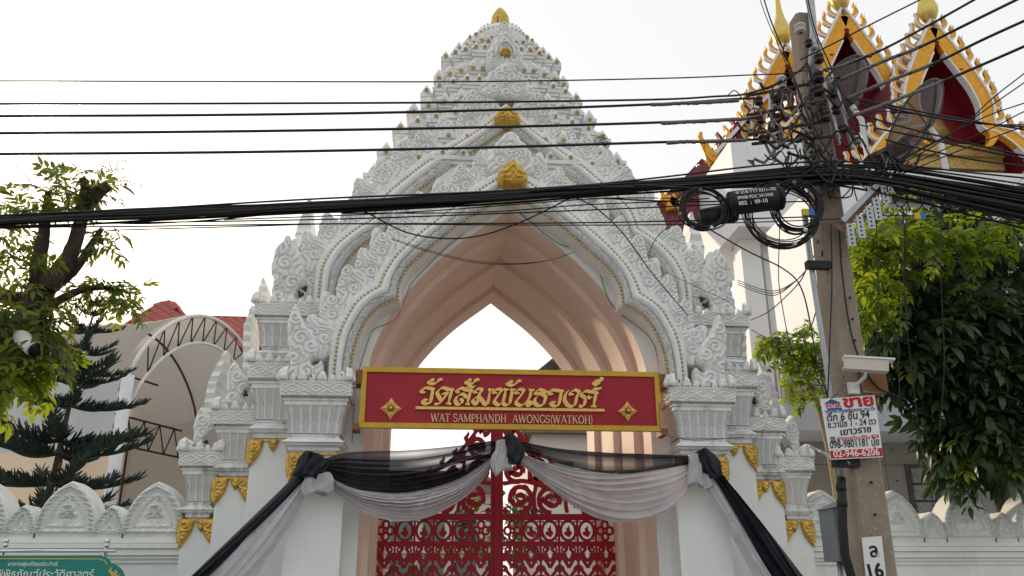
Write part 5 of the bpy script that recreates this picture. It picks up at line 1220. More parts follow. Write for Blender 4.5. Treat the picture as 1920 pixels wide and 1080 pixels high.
# top pipe and insulators
MB().tube([Q3(1522,150,-6.16),Q3(1525,60,-6.16),Q3(1514,-60,-6.16)], .04, 10).build('top_pipe','galvanised',pole)
def insulator(px,py,Y,r,mat,ax=(0,0,1)):
    c = Q3(px,py,Y); m = MB(); m.lathe([(.3*r,-1.1*r),(.9*r,-1.0*r),(1.0*r,-.6*r),(.6*r,-.3*r),(.6*r,-.1*r),(1.0*r,.15*r),(1.0*r,.5*r),(.55*r,.7*r),(.55*r,.9*r),(.001,1.0*r)], (0,0,0), 14)
    q = Vector(ax).to_track_quat('Z','Y').to_matrix(); m.v = [tuple(c+q@Vector(v_)) for v_ in m.v]; return m.build('insulator',mat,pole)
for a in ((1465,150,-6.2,.05,'ceramic'),(1468,158,-6.2,.035,'ceramic'),(1500,52,-6.25,.055,'ceramic'),(1422,188,-6.3,.042,'porcelain_dark'),(1425,224,-6.3,.042,'porcelain_dark'),(1430,260,-6.3,.042,'porcelain_dark'),(1455,185,-6.2,.04,'porcelain_dark'),(1458,220,-6.2,.04,'porcelain_dark'),(1462,255,-6.2,.04,'porcelain_dark'),
          (1534,142,-6.3,.055,'porcelain_dark'),(1534,168,-6.3,.055,'porcelain_dark'),(1541,200,-6.3,.055,'porcelain_dark'),(1546,216,-6.3,.055,'porcelain_dark'),(1560,150,-6.3,.045,'ceramic'),(1562,175,-6.3,.045,'porcelain_dark'),(1568,205,-6.3,.045,'porcelain_dark'),(1580,240,-6.3,.045,'porcelain_dark'),(1606,262,-6.3,.04,'ceramic'),(1516,80,-6.3,.04,'porcelain_dark'),(1535,108,-6.3,.05,'porcelain_dark'),(1525,85,-6.28,.045,'ceramic')): insulator(*a)
for (a,b,c,d) in ((1400,180,1545,152),(1400,216,1550,190),(1404,252,1556,226),(1410,270,1560,256)): mb = MB(); px_bar(mb,(a,b),(c,d),-6.19,.022,.012); mb.build('insulator_rack','wood_dark',pole)
for (a,b,c,d) in ((1444,170,1452,300),(1536,130,1575,270),(1560,140,1600,280)): mb = MB(); px_bar(mb,(a,b),(c,d),-6.17,.03,.02); mb.build('insulator_rack','galvanised',pole)

# CCTV camera, junction box
cctv = thing('security_camera', tuple(Q3(1620,700,-6.3)), 'beige bullet security camera on a bracket above the for-sale poster', 'camera')
a,b = Q3(1583,683,-6.32),Q3(1664,688,-6.42); d = (b-a).normalized(); up = Vector((0,0,1)); sd = d.cross(up).normalized(); up = sd.cross(d)
c = (a+b)/2; MB().obox(c, d*(b-a).length/2, sd*.055, up*.05).build('housing','cam_body',cctv)
MB().obox(c+up*.058+d*.02, d*((b-a).length/2+.03), sd*.066, up*.008).build('sun_shield','plate_white',cctv)
MB().obox(a-d*.004, d*.006, sd*.05, up*.045).build('lens_window','cam_body',cctv); MB().obox(a-d*.012, d*.003, sd*.008, up*.025).build('latch','ink_black',cctv)
p = Q3(1622,706,-6.3); q = Q3(1600,728,-6.2); MB().tube([c-up*.05,p,q,Q3(1592,735,-6.15)], .016, 8).build('bracket','plate_white',cctv); MB().obox(q, Vector((.045,0,0)), Vector((0,.02,0)), Vector((0,0,.05))).build('bracket_plate','plate_white',cctv)
MB().tube([Q3(a,b,-6.22) for a,b in ((1582,705),(1580,722),(1570,738),(1556,748))], .009, 6).build('camera_cable','cable_grey',cctv)
jb = thing('junction_box', tuple(Q3(1632,715,-6.05)), 'rusty metal junction box on the pole behind the security camera', 'box')
p = Q3(1632,712,-6.1); MB().obox(p, Vector((.115,0,0)), Vector((0,.06,0)), Vector((0,0,.13))).build('case','rust_metal',jb); MB().obox(p+Vector((.01,-.062,0)), Vector((.10,0,0)), Vector((0,.003,0)), Vector((0,0,.11))).build('lid','rust_brown',jb); MB().obox(p+Vector((0,-.01,.145)), Vector((.08,0,0)), Vector((0,.05,0)), Vector((0,0,.016))).build('cap','plate_white',jb)

# poster
poster = thing('for_sale_poster', tuple(Q3(1600,860,-6.26)), 'white for-sale poster with red Thai heading and handwriting tied to the pole', 'poster')
PQ = -6.26; C4 = [Q3(a,b,PQ) for a,b in ((1538,748),(1640,741),(1656,857),(1558,862))]
MB().prism([(p.x,p.z) for p in C4[::-1]], PQ, PQ+.006).build('sheet','plate_white',poster)
def onP(u,v): p = C4[0].lerp(C4[1],u).lerp(C4[3].lerp(C4[2],u), v); return (p.x,p.z)
def quadP(u0,v0,u1,v1,e,name,mat): P_ = [onP(u0,v0),onP(u0,v1),onP(u1,v1),onP(u1,v0)]; return MB().prism(P_, PQ-e, PQ+.001).build(name,mat,poster)
quadP(0.005,.855,.995,.985,.002,'red_band','ink_red')
put_text('02-946-6206', onP(.06,.965), onP(.94,.965), PQ-.003, 'lettering','plate_white',poster,ext=.001,off=.015)
put_text('ขาย', onP(.40,.165), onP(.97,.165), PQ-.002, 'lettering','ink_red',poster,ext=.001,off=.04,stretch=.72)
MB().prism([onP(.05,.085),onP(.20,.01),onP(.36,.085)], PQ-.0015, PQ+.001).build('roof_logo','ink_blue',poster)
put_text('INTER', onP(.08,.155), onP(.36,.155), PQ-.002, 'lettering','ink_red',poster,ext=.001,off=.02)
quadP(.09,.165,.36,.20,.0015,'blue_band','ink_blue')
put_text('www.interhome.co.th', onP(.04,.245), onP(.97,.245), PQ-.002, 'lettering','ink_blue',poster,ext=.001,off=.012)
put_text('ตึก 6 ชั้น 94', onP(.06,.38), onP(.86,.36), PQ-.003,'handwriting','ink_black',poster,ext=.001,off=.012,shear=.2,stretch=1.1)
put_text('ซ.วานิช 1 - 24 ตว', onP(.05,.49), onP(.96,.47), PQ-.003,'handwriting','ink_black',poster,ext=.001,off=.01,shear=.2,stretch=1.2)
put_text('เยาวราช', onP(.26,.62), onP(.86,.59), PQ-.003,'handwriting','ink_black',poster,ext=.001,off=.014,shear=.2,stretch=.9)
put_text('ฝากขายบ้าน:ที่ดิน', onP(.18,.70), onP(.80,.70), PQ-.002,'lettering','ink_red',poster,ext=.001,off=.014)
m = MB(); n = 18; uc = [onP(.90+.075*math.cos(2*math.pi*k/n), .665+.035*math.sin(2*math.pi*k/n)) for k in range(n)]; m.prism(uc, PQ-.0015, PQ+.001); m.build('red_oval','ink_red',poster); put_text('ฟรี', onP(.86,.685), onP(.94,.685), PQ-.0025,'lettering','plate_white',poster,ext=.001,off=.012)
put_text('098-9801181 ปุ๋ย', onP(.03,.82), onP(.97,.81), PQ-.003,'handwriting','ink_black',poster,ext=.001,off=.010,shear=.15,stretch=1.35)
quadP(.055,.63,.15,.73,.0012,'grey_patch','box_grey')
# pole number plate
plate = thing('pole_number_plate', tuple(Q3(1640,1090,-6.2)), 'narrow white plate with Thai letter and number 16 on the pole', 'sign')
PN = -6.21; C5 = [Q3(a,b,PN) for a,b in ((1616,1008),(1653,1005),(1668,1135),(1630,1138))]
MB().prism([(p.x,p.z) for p in C5[::-1]], PN, PN+.006).build('plate','plate_white',plate)
def onN(u,v): p = C5[0].lerp(C5[1],u).lerp(C5[3].lerp(C5[2],u), v); return (p.x,p.z)
put_text('ล', onN(.34,.30), onN(.76,.29), PN-.002,'lettering','ink_black',plate,ext=.001,off=.02); put_text('16', onN(.18,.60), onN(.92,.59), PN-.002,'lettering','ink_black',plate,ext=.001,off=.03)
MB().lathe([(.012,0),(.012,.012),(.001,.014)], tuple(Vector((onN(.5,-.02)[0],PN,onN(.5,-.02)[1]))), 8).build('nail','rust_metal',plate)
# grey cabinet behind the pole
cab = thing('meter_cabinet', tuple(Q3(1578,1050,-5.6)), 'grey metal meter cabinet standing behind the pole', 'cabinet')
c0,c1 = Q3(1561,948,-5.55),Q3(1604,1052,-5.55); MB().box(c0.x,c1.x,-5.55,-5.25,c1.z,c0.z-.02).build('case','box_grey',cab); MB().prism([(c0.x-.02,c0.z-.02),(c1.x+.02,c0.z-.02),(c1.x+.02,c0.z+.06)], -5.58, -5.22).build('sloped_top','box_grey',cab)
MB().box(c0.x+.03,c1.x-.03,-5.556,-5.551,c1.z+.04,c0.z-.06).build('door','box_grey',cab); MB().tube([((c0.x+c1.x)/2,-5.4,.12),((c0.x+c1.x)/2,-5.4,c1.z)], .03, 8).build('stand','galvanised',cab)
rp = thing('bamboo_stake', tuple(Q3(1690,1100,-5.9)), 'thin bamboo stake leaning against the pole', 'stake')
a_ = Q3(1655,1000,-5.9); b_ = Vector((a_.x+.35,-5.9,.12)); mb = MB(); mk('bamboo', (.35,.26,.12), .6, var=.2, vs_=8)
mb.tube([a_.lerp(b_,i/8) for i in range(9)], .011, 8); mb.build('cane','bamboo',rp)
for i in range(1,8): MB().lathe([(.0112,-.006),(.0135,0),(.0112,.006)], a_.lerp(b_,i/8), 8).build('node','bamboo',rp)

# splice closures
def closure(a,b,Y,r,label,text=None):
    A_,B_ = Q3(*a,Y),Q3(*b,Y); t = thing('splice_closure', tuple((A_+B_)/2-Vector((0,0,r))), label, 'cable closure'); d = (B_-A_).normalized(); L = (B_-A_).length
    P_ = [A_+d*L*u for u in (0,.04,.08,.1,.5,.9,.92,.96,1)]; MB().tube(P_, [r*.5,r*.75,r*.85,r,r,r,r*.85,r*.75,r*.5], 14).build('shell','rubber',t)
    for s in (.06,.94): c_ = A_+d*L*s; MB().tube([c_-d*.015,c_+d*.015], r*1.06, 14).build('end_ring','rubber',t)
    up = Vector((0,-1,0)).cross(d).normalized(); up = up if up.z > 0 else -up
    for k in (-1,1): MB().tube([A_+d*L*.1+Vector((0,-.2*r,0))+up*k*r*.95,A_+d*L*.9+Vector((0,-.2*r,0))+up*k*r*.95], r*.12, 6).build('seam','rubber',t)
    return t
cl = closure((1366,383),(1466,371),-6.45,.105,'black cylindrical cable splice closure stencilled with white numbers')
def onC(px,py): p = Q3(px,py,-6.56); return (p.x,p.z)
for s,a,b in (('0/ 21/6 TTT 0211-102',(1380,364),(1455,356)),('SP008 FDC 24130/0',(1383,374),(1450,367)),('002  :  09-10',(1386,385),(1440,379))): put_text(s, onC(*a), onC(*b), -6.562,'lettering','plate_white',cl,ext=.001,off=.01)
closure((1312,412),(1378,398),-6.25,.085,'smaller black cable splice closure inside the cable loop')

# ================================================================== CABLES
RU = 7.3/FPX
def cable(pts, Y, rpx, name, label, cat, group=None, mat='cable_black', n=5, wob=0.0, seed=0, dense=40):
    Ys = Y if hasattr(Y,'__len__') else [Y]*len(pts); Ys = list(np.interp(np.linspace(0,1,len(pts)), np.linspace(0,1,len(Ys)), Ys))
    P_ = catmull([Q3(a,b,y) for (a,b),y in zip(pts,Ys)], dense); rng = random.Random(seed)
    if wob: P_ = [p+Vector((0,rng.uniform(-1,1),rng.uniform(-1,1)))*wob for p in P_]
    o = MB().tube(P_, rpx*RU, n).build(name, mat); tag(o, label, cat, group); return o
UP = [([(-420,152),(0,152),(480,153),(900,153),(1240,147),(1398,141),(1470,138),(1512,132)],1.5,'thinnest overhead wire, highest of the five crossing before the spire'),
 ([(-420,196),(0,195),(480,194),(860,192),(1220,187),(1340,181),(1400,176),(1470,152),(1515,120)],2.3,'overhead wire second from the top of the five crossing the spire'),
 ([(-420,219),(0,218),(480,215),(870,208),(1220,196),(1395,185),(1425,188)],2.8,'overhead wire between the two gold lotus buds, middle of the five'),
 ([(-420,252),(0,250),(480,246),(900,239),(1230,230),(1400,222),(1430,222)],2.9,'overhead wire passing just under the upper gold lotus bud'),
 ([(-420,291),(0,289),(480,285),(900,277),(1200,268),(1400,262),(1432,260)],2.9,'overhead wire crossing the crowning carved leaf of the front arch')]
for pts,r,l in UP: cable(pts,-6.3,r,'overhead_wire',l,'wire','overhead wires above the gate')
for pts,r,l in (([(1385,188),(1325,192),(1270,194),(1220,196)],4.0,'upper'),([(1400,222),(1340,226),(1280,229),(1240,231)],4.0,'middle'),([(1400,262),(1340,265),(1280,266),(1250,268)],4.0,'lower')):
    cable(pts,-6.32,r,'cable_sleeve','grey wrapped sleeve on the %s thick wire beside the pole' % l,'cable sleeve','wrapped sleeves beside the pole','cable_grey',wob=.004)
RT = [([(1500,112),(1560,83),(1640,42),(1740,-8),(1800,-40)],1.6),([(1545,130),(1580,123),(1650,95),(1740,48),(1840,-8),(1900,-40)],2.6),([(1575,150),(1640,122),(1730,86),(1820,42),(1920,-7),(2000,-45)],3.1),([(1590,184),(1660,155),(1750,120),(1840,76),(1930,35),(2040,-15)],3.1),([(1600,217),(1680,188),(1770,152),(1850,118),(1930,83),(2050,30)],3.1)]
for i,(pts,r) in enumerate(RT): cable(pts,[-6.3,-6.8,-7.4],r,'overhead_wire',('thinnest blue-black wire rising from the pole top past the middle gable','second highest of the wires rising off the pole past the gables','third highest of the wires rising off the pole past the gables','second lowest of the wires rising off the pole past the gables','lowest of the blue-black wires rising off the pole past the gables')[i],'wire','wires rising to the right of the pole')
for i,(pts,r) in enumerate(RT[1:]): cable(pts[:3],[-6.32,-6.5,-6.7],r+.9,'cable_sleeve','grey twisted tie on a wire rising toward the gables','cable sleeve','twisted ties right of the pole','cable_grey',wob=.004)
RB = [[(1605,185),(1680,200),(1770,218),(1920,243),(2050,262)],[(1610,190),(1700,210),(1800,228),(1920,238),(2050,252)],[(1612,215),(1700,240),(1790,262),(1920,292),(2050,318)],[(1640,240),(1720,256),(1810,276),(1920,298),(2050,325)],[(1660,262),(1740,282),(1830,300),(1920,312),(2050,330)],[(1600,205),(1720,214),(1840,232),(1920,234),(2050,240)]]
for i,pts in enumerate(RB): cable(pts,[-6.3,-6.4,-6.8],2.0 if i<5 else 1.2,'overhead_wire','dark wire running from the pole in front of the satellite dish','wire','wires in front of the satellite dish')
TF = [[(1640,330),(1720,285),(1800,240),(1860,185),(1930,130),(2000,70)],[(1650,326),(1740,280),(1820,225),(1870,190),(1930,148),(2010,90)],[(1650,318),(1760,262),(1850,218),(1930,190),(2040,150)],[(1660,330),(1760,285),(1860,240),(1930,205),(2040,165)],[(1670,335),(1780,290),(1870,255),(1930,235),(2040,205)]]
for i,pts in enumerate(TF): cable(pts,[-6.2,-6.6,-7.2],1.3,'drop_wire','thin wire fanning up from the cable tangle toward the street','wire','thin wires fanning up from the tangle')
for pts,r,l in (([(1424,-30),(1446,40),(1480,120),(1515,215),(1560,300),(1580,340)],1.6,'dark guy wire slanting across the pole past the insulators'),([(1416,-30),(1436,30),(1470,110),(1500,180),(1530,260)],1.0,'thin guy wire beside the slanting dark guy wire'),
                ([(1508,-30),(1530,60),(1560,130),(1600,230),(1640,310)],1.6,'guy wire crossing right of the pole top'),([(1504,-30),(1526,60),(1556,140),(1590,230),(1615,300)],1.0,'thinner guy wire crossing right of the pole top')):
    cable(pts,-6.5,r,'guy_wire',l,'wire')
# the thick bundle
rng = random.Random(21)
base_l = [(-420,445),(-200,430),(0,413),(150,405),(300,399),(600,385),(900,368),(1100,356),(1250,345),(1400,330),(1500,322),(1560,320),(1640,326),(1720,338),(1820,356),(1930,376),(2060,400)]
for i in range(30):
    o = rng.gauss(0,1); ph = rng.uniform(0,6.3); f = rng.uniform(.6,1.6); pts = []
    for (x,y) in base_l:
        sp = 5.5 if x < 1150 else 5.5+(x-1150)*.010 if x < 1560 else 9.6+(x-1560)*.035
        if x < 120: sp = 5.0
        pts.append((x, y+o*sp+2.4*math.sin(f*x/130+ph)))
    cable(pts,-6.25+rng.uniform(-.07,.07),rng.choice((2.0,2.4,2.8,3.4)),'bundle_cable','black cable in the thick bundle slung from the pole past the gate','cable','cables of the thick bundle',dense=90)
for i in range(12):                                  # cables that peel off the right half of the bundle
    x0 = rng.uniform(980,1250); dy = rng.uniform(-14,18); pts = [(x0,358-(x0-1000)*.06),(x0+120,348+dy*.4),(1400,334+dy),(1500,326+dy*1.3),(1580,325+dy*1.2),(1660,335+dy),(1760,352+dy*1.5),(1940,385+dy*2.2)]
    cable(pts,-6.28+rng.uniform(-.1,.05),rng.choice((1.5,2.0,2.5)),'bundle_cable','black cable in the thick bundle slung from the pole past the gate','cable','cables of the thick bundle',dense=60)
LO = [([(-200,436),(0,425),(250,418),(480,414),(700,409),(1000,398),(1200,390),(1400,381),(1540,377)],1.5),([(-200,440),(0,428),(300,424),(600,420),(900,419),(1200,416),(1540,406)],1.5),([(200,432),(480,424),(640,420),(960,422),(1260,421),(1540,412),(1700,404),(1930,420)],1.2),([(380,415),(520,402),(700,396),(900,383),(1060,372)],1.2),([(420,412),(640,404),(800,396),(960,384),(1130,372),(1300,372)],1.2),([(540,400),(760,390),(930,378),(1100,366)],1.2),([(640,400),(900,398),(1100,384),(1250,378),(1330,372)],1.3),([(1130,372),(1240,377),(1340,378),(1420,372)],1.6),([(-100,420),(90,412),(260,420),(420,410),(520,398)],1.0),([(0,404),(200,412),(380,402),(560,394)],1.0)]
for pts,r in LO: cable(pts,-6.2,r,'telephone_wire','thin telephone wire strung just below the thick cable bundle','wire','thin wires below the bundle')
GW = 'wires looping from the bundle to the gate'
cable([(640,378),(690,400),(760,435),(830,447),(900,442),(980,415),(1068,372)],-6.1,1.5,'drop_wire','drooping black wire looping below the bundle over the left arch leaves','wire')
for k in (0,1): cable([(735,447+k*2),(800,468+k*3),(880,488+k*3),(960,494+k*2),(1030,488),(1078,472)],[-.6,-.9,-1.0,-.6],1.2,'drop_wire','wire sagging across the top of the pink vault','wire','pair of wires sagging across the vault')
cable([(1075,368),(1120,392),(1170,440),(1225,515),(1290,592)],[-6.1,-4.5,-2.5,-.5],1.9,'drop_wire','thick black cable slanting down across the right arch leaves','wire')
cable([(1218,474),(1228,450),(1250,428),(1285,418),(1330,415)],[-.6,-1.5,-4,-6],1.6,'drop_wire','wire curving from the right arch leaves up to the cable loop','wire')
cable([(1248,510),(1310,540),(1360,563),(1382,580)],[-.2,.2,.4],1.0,'drop_wire','thin wire lying across the right upper naga','wire')
cable([(1330,430),(1400,470),(1470,505),(1502,540),(1520,610),(1532,680),(1552,745)],-6.2,1.5,'drop_wire','wire dropping from the cable loop along the left of the pole','wire')
for k in range(3): cable([(1383,525+k*4),(1420,540+k*4),(1455,545+k*4),(1495,524),(1522,490),(1534,450)],[-1.5,-4,-6.1],1.3,'drop_wire','wire swinging from the pole to the right upper naga','wire','wires swinging to the right naga')
cable([(1408,600),(1440,585),(1480,550),(1505,520),(1518,480)],[-1.5,-4,-6.1],1.5,'drop_wire','lower wire curving from the pole to the gate corner','wire')
cable([(1408,618),(1440,634),(1480,640),(1515,622),(1535,560),(1542,470)],[-1.5,-4,-6.15],1.5,'drop_wire','slack wire hanging in a loop left of the pole over the leaves','wire')
cable([(1462,420),(1460,520),(1468,580),(1480,640),(1500,700)],-6.0,1.0,'drop_wire','thin vertical wire hanging left of the pole','wire')
cable([(1558,420),(1560,520),(1556,640),(1552,745)],-6.2,1.4,'drop_wire','black wire running straight down the face of the pole','wire')
cable([(1574,430),(1580,520),(1600,640),(1640,720),(1700,750)],-6.18,1.8,'drop_wire','black wire falling from the crossarm right of the pole','wire')
for i,(x,l) in enumerate(((1640,560),(1690,420),(1702,520),(1765,470))): cable([(x,350),(x+rng.uniform(-8,8),350+l*.35),(x+rng.uniform(-8,14),350+l*.7),(x+rng.uniform(-5,40),350+l)],-5.6,1.1,'drop_wire','thin wire hanging down through the leafy tree','wire','wires hanging in front of the leafy tree')
for i in range(12):                                   # small slack loops under the tangle right of the pole
    x = 1600+i*24; w_ = rng.uniform(30,60); h_ = rng.uniform(25,55); cable([(x,350),(x+w_*.2,350+h_*.8),(x+w_*.55,350+h_),(x+w_*.9,350+h_*.7),(x+w_,352)],-6.2,1.3,'drop_wire','slack loop of wire hanging under the tangle right of the pole','wire','slack loops right of the pole')
cable([(1520,838),(1545,850),(1568,868),(1590,868)],[-1.0,-4.5,-6.2],4.0,'grey_conduit','grey flexible conduit bridging from the gate to the pole','conduit',mat='galvanised',n=8)
# coiled slack loops
def coil(cx,cy,rx,ry,turns,Y,rpx,label,tilt=0,seed=1):
    t = thing('cable_coil', tuple(Q3(cx,cy+ry,Y)), label, 'cable coil'); rg = random.Random(seed)
    for k in range(turns):
        P_ = []; a,b,e,f = rx*rg.uniform(.84,1.08), ry*rg.uniform(.84,1.08), rg.uniform(-5,5), rg.uniform(-5,5); yy = Y+rg.uniform(-.03,.03)
        for i in range(41):
            th = 2*math.pi*i/40; u,v = a*math.cos(th), b*math.sin(th); P_.append(Q3(cx+e+u*math.cos(tilt)-v*math.sin(tilt), cy+f+u*math.sin(tilt)+v*math.cos(tilt), yy))
        MB().tube(P_, rpx*RU, 5, cap=False).build('loop','cable_black',t)
    for th in (1.2,2.9,4.6): p = Q3(cx+rx*math.cos(th),cy+ry*math.sin(th),Y-.02); MB().ball(p, .022, 8, 5).build('tie','plate_white' if th < 2 else 'cable_grey',t)
coil(1318,393,44,37,9,-6.40,1.5,'ring of coiled black cable around the smaller splice closure',.2,1)
coil(1466,404,66,56,12,-6.42,1.2,'large drooping coil of black cable left of the pole',.25,2)
coil(1494,388,44,46,10,-6.44,1.5,'tight coil of black cable hanging against the pole',.1,3)
# tangle of jumpers round the insulators
for i in range(120):
    x,y = max(1415,min(1620,rng.gauss(1500,55))), rng.uniform(140,295)
    if i > 70: x,y = rng.uniform(1470,1720), rng.uniform(285,350)
    dx,dy = rng.uniform(-60,60), rng.uniform(-25,30); pts = [(x,y),(x+dx*.3+rng.uniform(-12,12),y+dy*.2+rng.uniform(8,28)),(x+dx*.7,y+dy*.7+rng.uniform(-14,22)),(x+dx,y+dy)]
    cable(pts,-6.3+rng.uniform(-.12,.12),rng.choice((1.2,1.6,2.4,3.0)),'jumper_cable','short looping jumper cable tangled around the pole insulators','cable','jumper cables round the insulators',mat=rng.choice(('cable_black','cable_black','cable_grey')),dense=14)
mk('tag_yellow', (.62,.42,.03), .5); mk('tag_blue', (.04,.17,.50), .5)
for (x,y),Y in (((1504,398),-6.5),((1715,405),-6.3)):
    a = Q3(x,y,Y); t = thing('cable_tag', tuple(a), 'small yellow and blue cable tag %s' % ('on the coil beside the pole' if x < 1600 else 'hanging before the leafy tree'), 'tag'); w_ = .055 if x < 1600 else .05
    MB().box(a.x,a.x+w_,Y-.012,Y+.012,a.z-.03,a.z+.03).build('half','tag_yellow',t); MB().box(a.x+w_+.001,a.x+2*w_,Y-.012,Y+.012,a.z-.03,a.z+.03).build('half','tag_blue',t)
# conduits clipped inside the arch
cable([(660,830),(664,760),(672,700),(690,640),(702,616),(740,600),(760,560),(775,527),(836,465),(900,415)],.26,1.4,'arch_wire','grey wire clipped along the left inside edge of the arch','wire',mat='cable_grey')
cable([(975,400),(1040,452),(1080,470),(1122,510),(1140,560),(1165,590),(1220,635),(1236,700),(1238,800),(1250,815),(1300,825),(1395,820)],[.25,.25,.2,-.42,-.45],1.8,'arch_wire','grey wire clipped along the right inside edge of the arch','wire',mat='cable_grey')
# ================================================================== TREES
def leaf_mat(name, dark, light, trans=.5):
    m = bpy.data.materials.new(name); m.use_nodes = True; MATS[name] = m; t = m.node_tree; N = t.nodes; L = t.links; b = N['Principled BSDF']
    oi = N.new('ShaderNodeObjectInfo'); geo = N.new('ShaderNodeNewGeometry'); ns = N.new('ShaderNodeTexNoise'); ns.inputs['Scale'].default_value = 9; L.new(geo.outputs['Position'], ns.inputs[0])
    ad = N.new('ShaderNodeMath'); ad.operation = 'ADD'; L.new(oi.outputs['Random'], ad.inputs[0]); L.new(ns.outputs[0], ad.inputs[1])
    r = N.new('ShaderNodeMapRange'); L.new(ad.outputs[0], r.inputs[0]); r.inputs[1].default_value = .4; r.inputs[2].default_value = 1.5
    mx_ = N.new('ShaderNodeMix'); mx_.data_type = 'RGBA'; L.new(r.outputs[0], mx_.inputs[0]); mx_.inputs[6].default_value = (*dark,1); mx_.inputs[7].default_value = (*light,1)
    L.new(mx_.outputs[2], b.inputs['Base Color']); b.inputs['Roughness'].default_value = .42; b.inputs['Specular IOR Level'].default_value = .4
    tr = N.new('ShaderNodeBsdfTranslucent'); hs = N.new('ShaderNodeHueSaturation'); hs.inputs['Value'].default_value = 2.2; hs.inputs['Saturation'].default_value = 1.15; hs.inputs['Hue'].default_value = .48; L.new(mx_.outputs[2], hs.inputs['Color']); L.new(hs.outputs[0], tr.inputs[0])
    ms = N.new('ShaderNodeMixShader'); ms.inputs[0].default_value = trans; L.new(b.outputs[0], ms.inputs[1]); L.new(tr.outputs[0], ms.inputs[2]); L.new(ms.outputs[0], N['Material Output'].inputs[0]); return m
leaf_mat('leaf_left', (.035,.060,.018), (.11,.14,.03), .55); leaf_mat('leaf_right', (.012,.030,.015), (.045,.078,.024), .32); leaf_mat('leaf_bright', (.07,.12,.02), (.15,.20,.035), .6)  # leaf_bright also paints sunlight into the leafy tree's crown
mk('bark', (.06,.042,.032), .9, var=.3, vs_=7, bump=.8, bs=16, bdist=.03)
def leaflet(mb, p, d, n, L_, w):                   # folded, drooping leaf: base p, direction d, surface normal n
    d = d.normalized(); s = d.cross(n).normalized(); n = s.cross(d); m1 = p+d*L_*.33+n*.02*L_; m2 = p+d*L_*.70-n*.06*L_; tip = p+d*L_-n*.20*L_
    V = [p, m1+s*w*.5+n*.10*w, m1, m1-s*w*.5+n*.10*w, m2+s*w*.42+n*.08*w, m2, m2-s*w*.42+n*.08*w, tip]
    mb.add(V, [(0,1,2),(0,2,3),(1,4,5,2),(2,5,6,3),(4,7,5),(5,7,6)], True)
def spray(seed, n, L_, w, rl, droop):
    rg = random.Random(seed); mb = MB(); P_ = [Vector((rl*i/n, 0.02*math.sin(i), -droop*rl*(i/n)**2)) for i in range(n+1)]
    mb.tube(P_, [.006-.004*i/n for i in range(n+1)], 3, cap=False)
    for i in range(1,n+1):
        for s in (-1,1):
            if rg.random() < .08: continue
            d = Vector((rg.uniform(.35,.8), s*rg.uniform(.7,1.0), rg.uniform(-.9,-.1)*droop*1.6)); leaflet(mb, P_[i], d, Vector((rg.uniform(-.3,.3),-s*.2,1)), L_*rg.uniform(.7,1.15), w*rg.uniform(.8,1.15))
    leaflet(mb, P_[-1], Vector((1,0,-droop*2)), Vector((0,0,1)), L_, w); return mb
def spray_mesh(name, mat, *a): me = spray(*a).mesh(name); me.materials.append(MATS[mat]); return me
SL = [spray_mesh('leaf_spray','leaf_left',s,5,.17,.052,.30,.45) for s in range(4)]; SLf = [spray_mesh('leaf_spray','leaf_left',s,8,.075,.018,.34,.15) for s in (8,9)]
SR = [spray_mesh('leaf_spray','leaf_right',s,4,.30,.10,.36,.75) for s in range(20,25)]; SB = [spray_mesh('leaf_spray','leaf_bright',s,5,.20,.075,.32,.55) for s in range(30,34)]
def put_spray(me, p, parent, rg, sc=1.0, outward=None, up=.0):
    a = rg.uniform(0,6.283) if outward is None else math.atan2(outward.y,outward.x)+rg.gauss(0,.6)
    return inst(me, 'leaf_spray', p, parent, (rg.gauss(0,.35), rg.gauss(-up,.35), a), (sc*rg.uniform(.8,1.2),)*3)
def limb(pts, radii, Y, parent, name='limb'):
    Ys = Y if hasattr(Y,'__len__') else [Y]*len(pts); P_ = catmull([pix(a,b,y) if not isinstance(a,Vector) else a for (a,b),y in zip(pts,Ys)], 24); n = len(P_)
    rr = np.interp(np.linspace(0,1,n), np.linspace(0,1,len(radii)), radii); rg = random.Random(len(P_)); return MB().tube(P_, [r*(1+rg.uniform(-.06,.06)) for r in rr], 10).build(name,'bark',parent)
# ---- pollarded tree on the left
TY = -4.6; rg = random.Random(5)
lt = thing('pollarded_tree', (pix(20,760,TY).x-.1,TY,.12), 'pollarded street tree with lopped limbs and sunlit leaves beside the green board', 'tree')
q0 = pix(-6,720,TY); rgp = [Vector((q0.x-.75,TY+.1,.1)),Vector((q0.x-.45,TY+.1,1.7)),q0,pix(45,620,TY),pix(78,540,TY)]
MB().tube(catmull(rgp,20), list(np.linspace(.17,.14,len(catmull(rgp,20)))), 12).build('trunk','bark',lt)
limb([(78,560),(72,500),(82,440),(90,360)],[.10,.085,.06,.03],TY,lt); limb([(85,540),(130,480),(150,420),(160,360),(155,335)],[.095,.08,.07,.055,.035],TY-.1,lt); limb([(150,400),(185,360),(205,348)],[.08,.07,.05],TY-.1,lt)
limb([(95,540),(140,505),(170,460),(190,430)],[.07,.05,.035,.025],TY+.1,lt); limb([(80,580),(150,545),(210,540),(240,550)],[.05,.035,.02,.01],TY-.05,lt); limb([(70,560),(20,560),(-60,520)],[.10,.08,.06],TY,lt); limb([(75,600),(90,640),(80,690)],[.06,.04,.02],TY-.3,lt)
def clump(cx,cy,rx,ry,n,Y,me,parent,sc=1.0,dY=.5,up=0.0,drop=False):
    for k in range(n):
        a = rg.uniform(0,6.283); r = math.sqrt(rg.random()); y = Y+rg.uniform(-dY,dY); p = pix(cx+rx*r*math.cos(a), cy+ry*r*math.sin(a), y); put_spray(rg.choice(me), p, parent, rg, sc*.74, up=up)
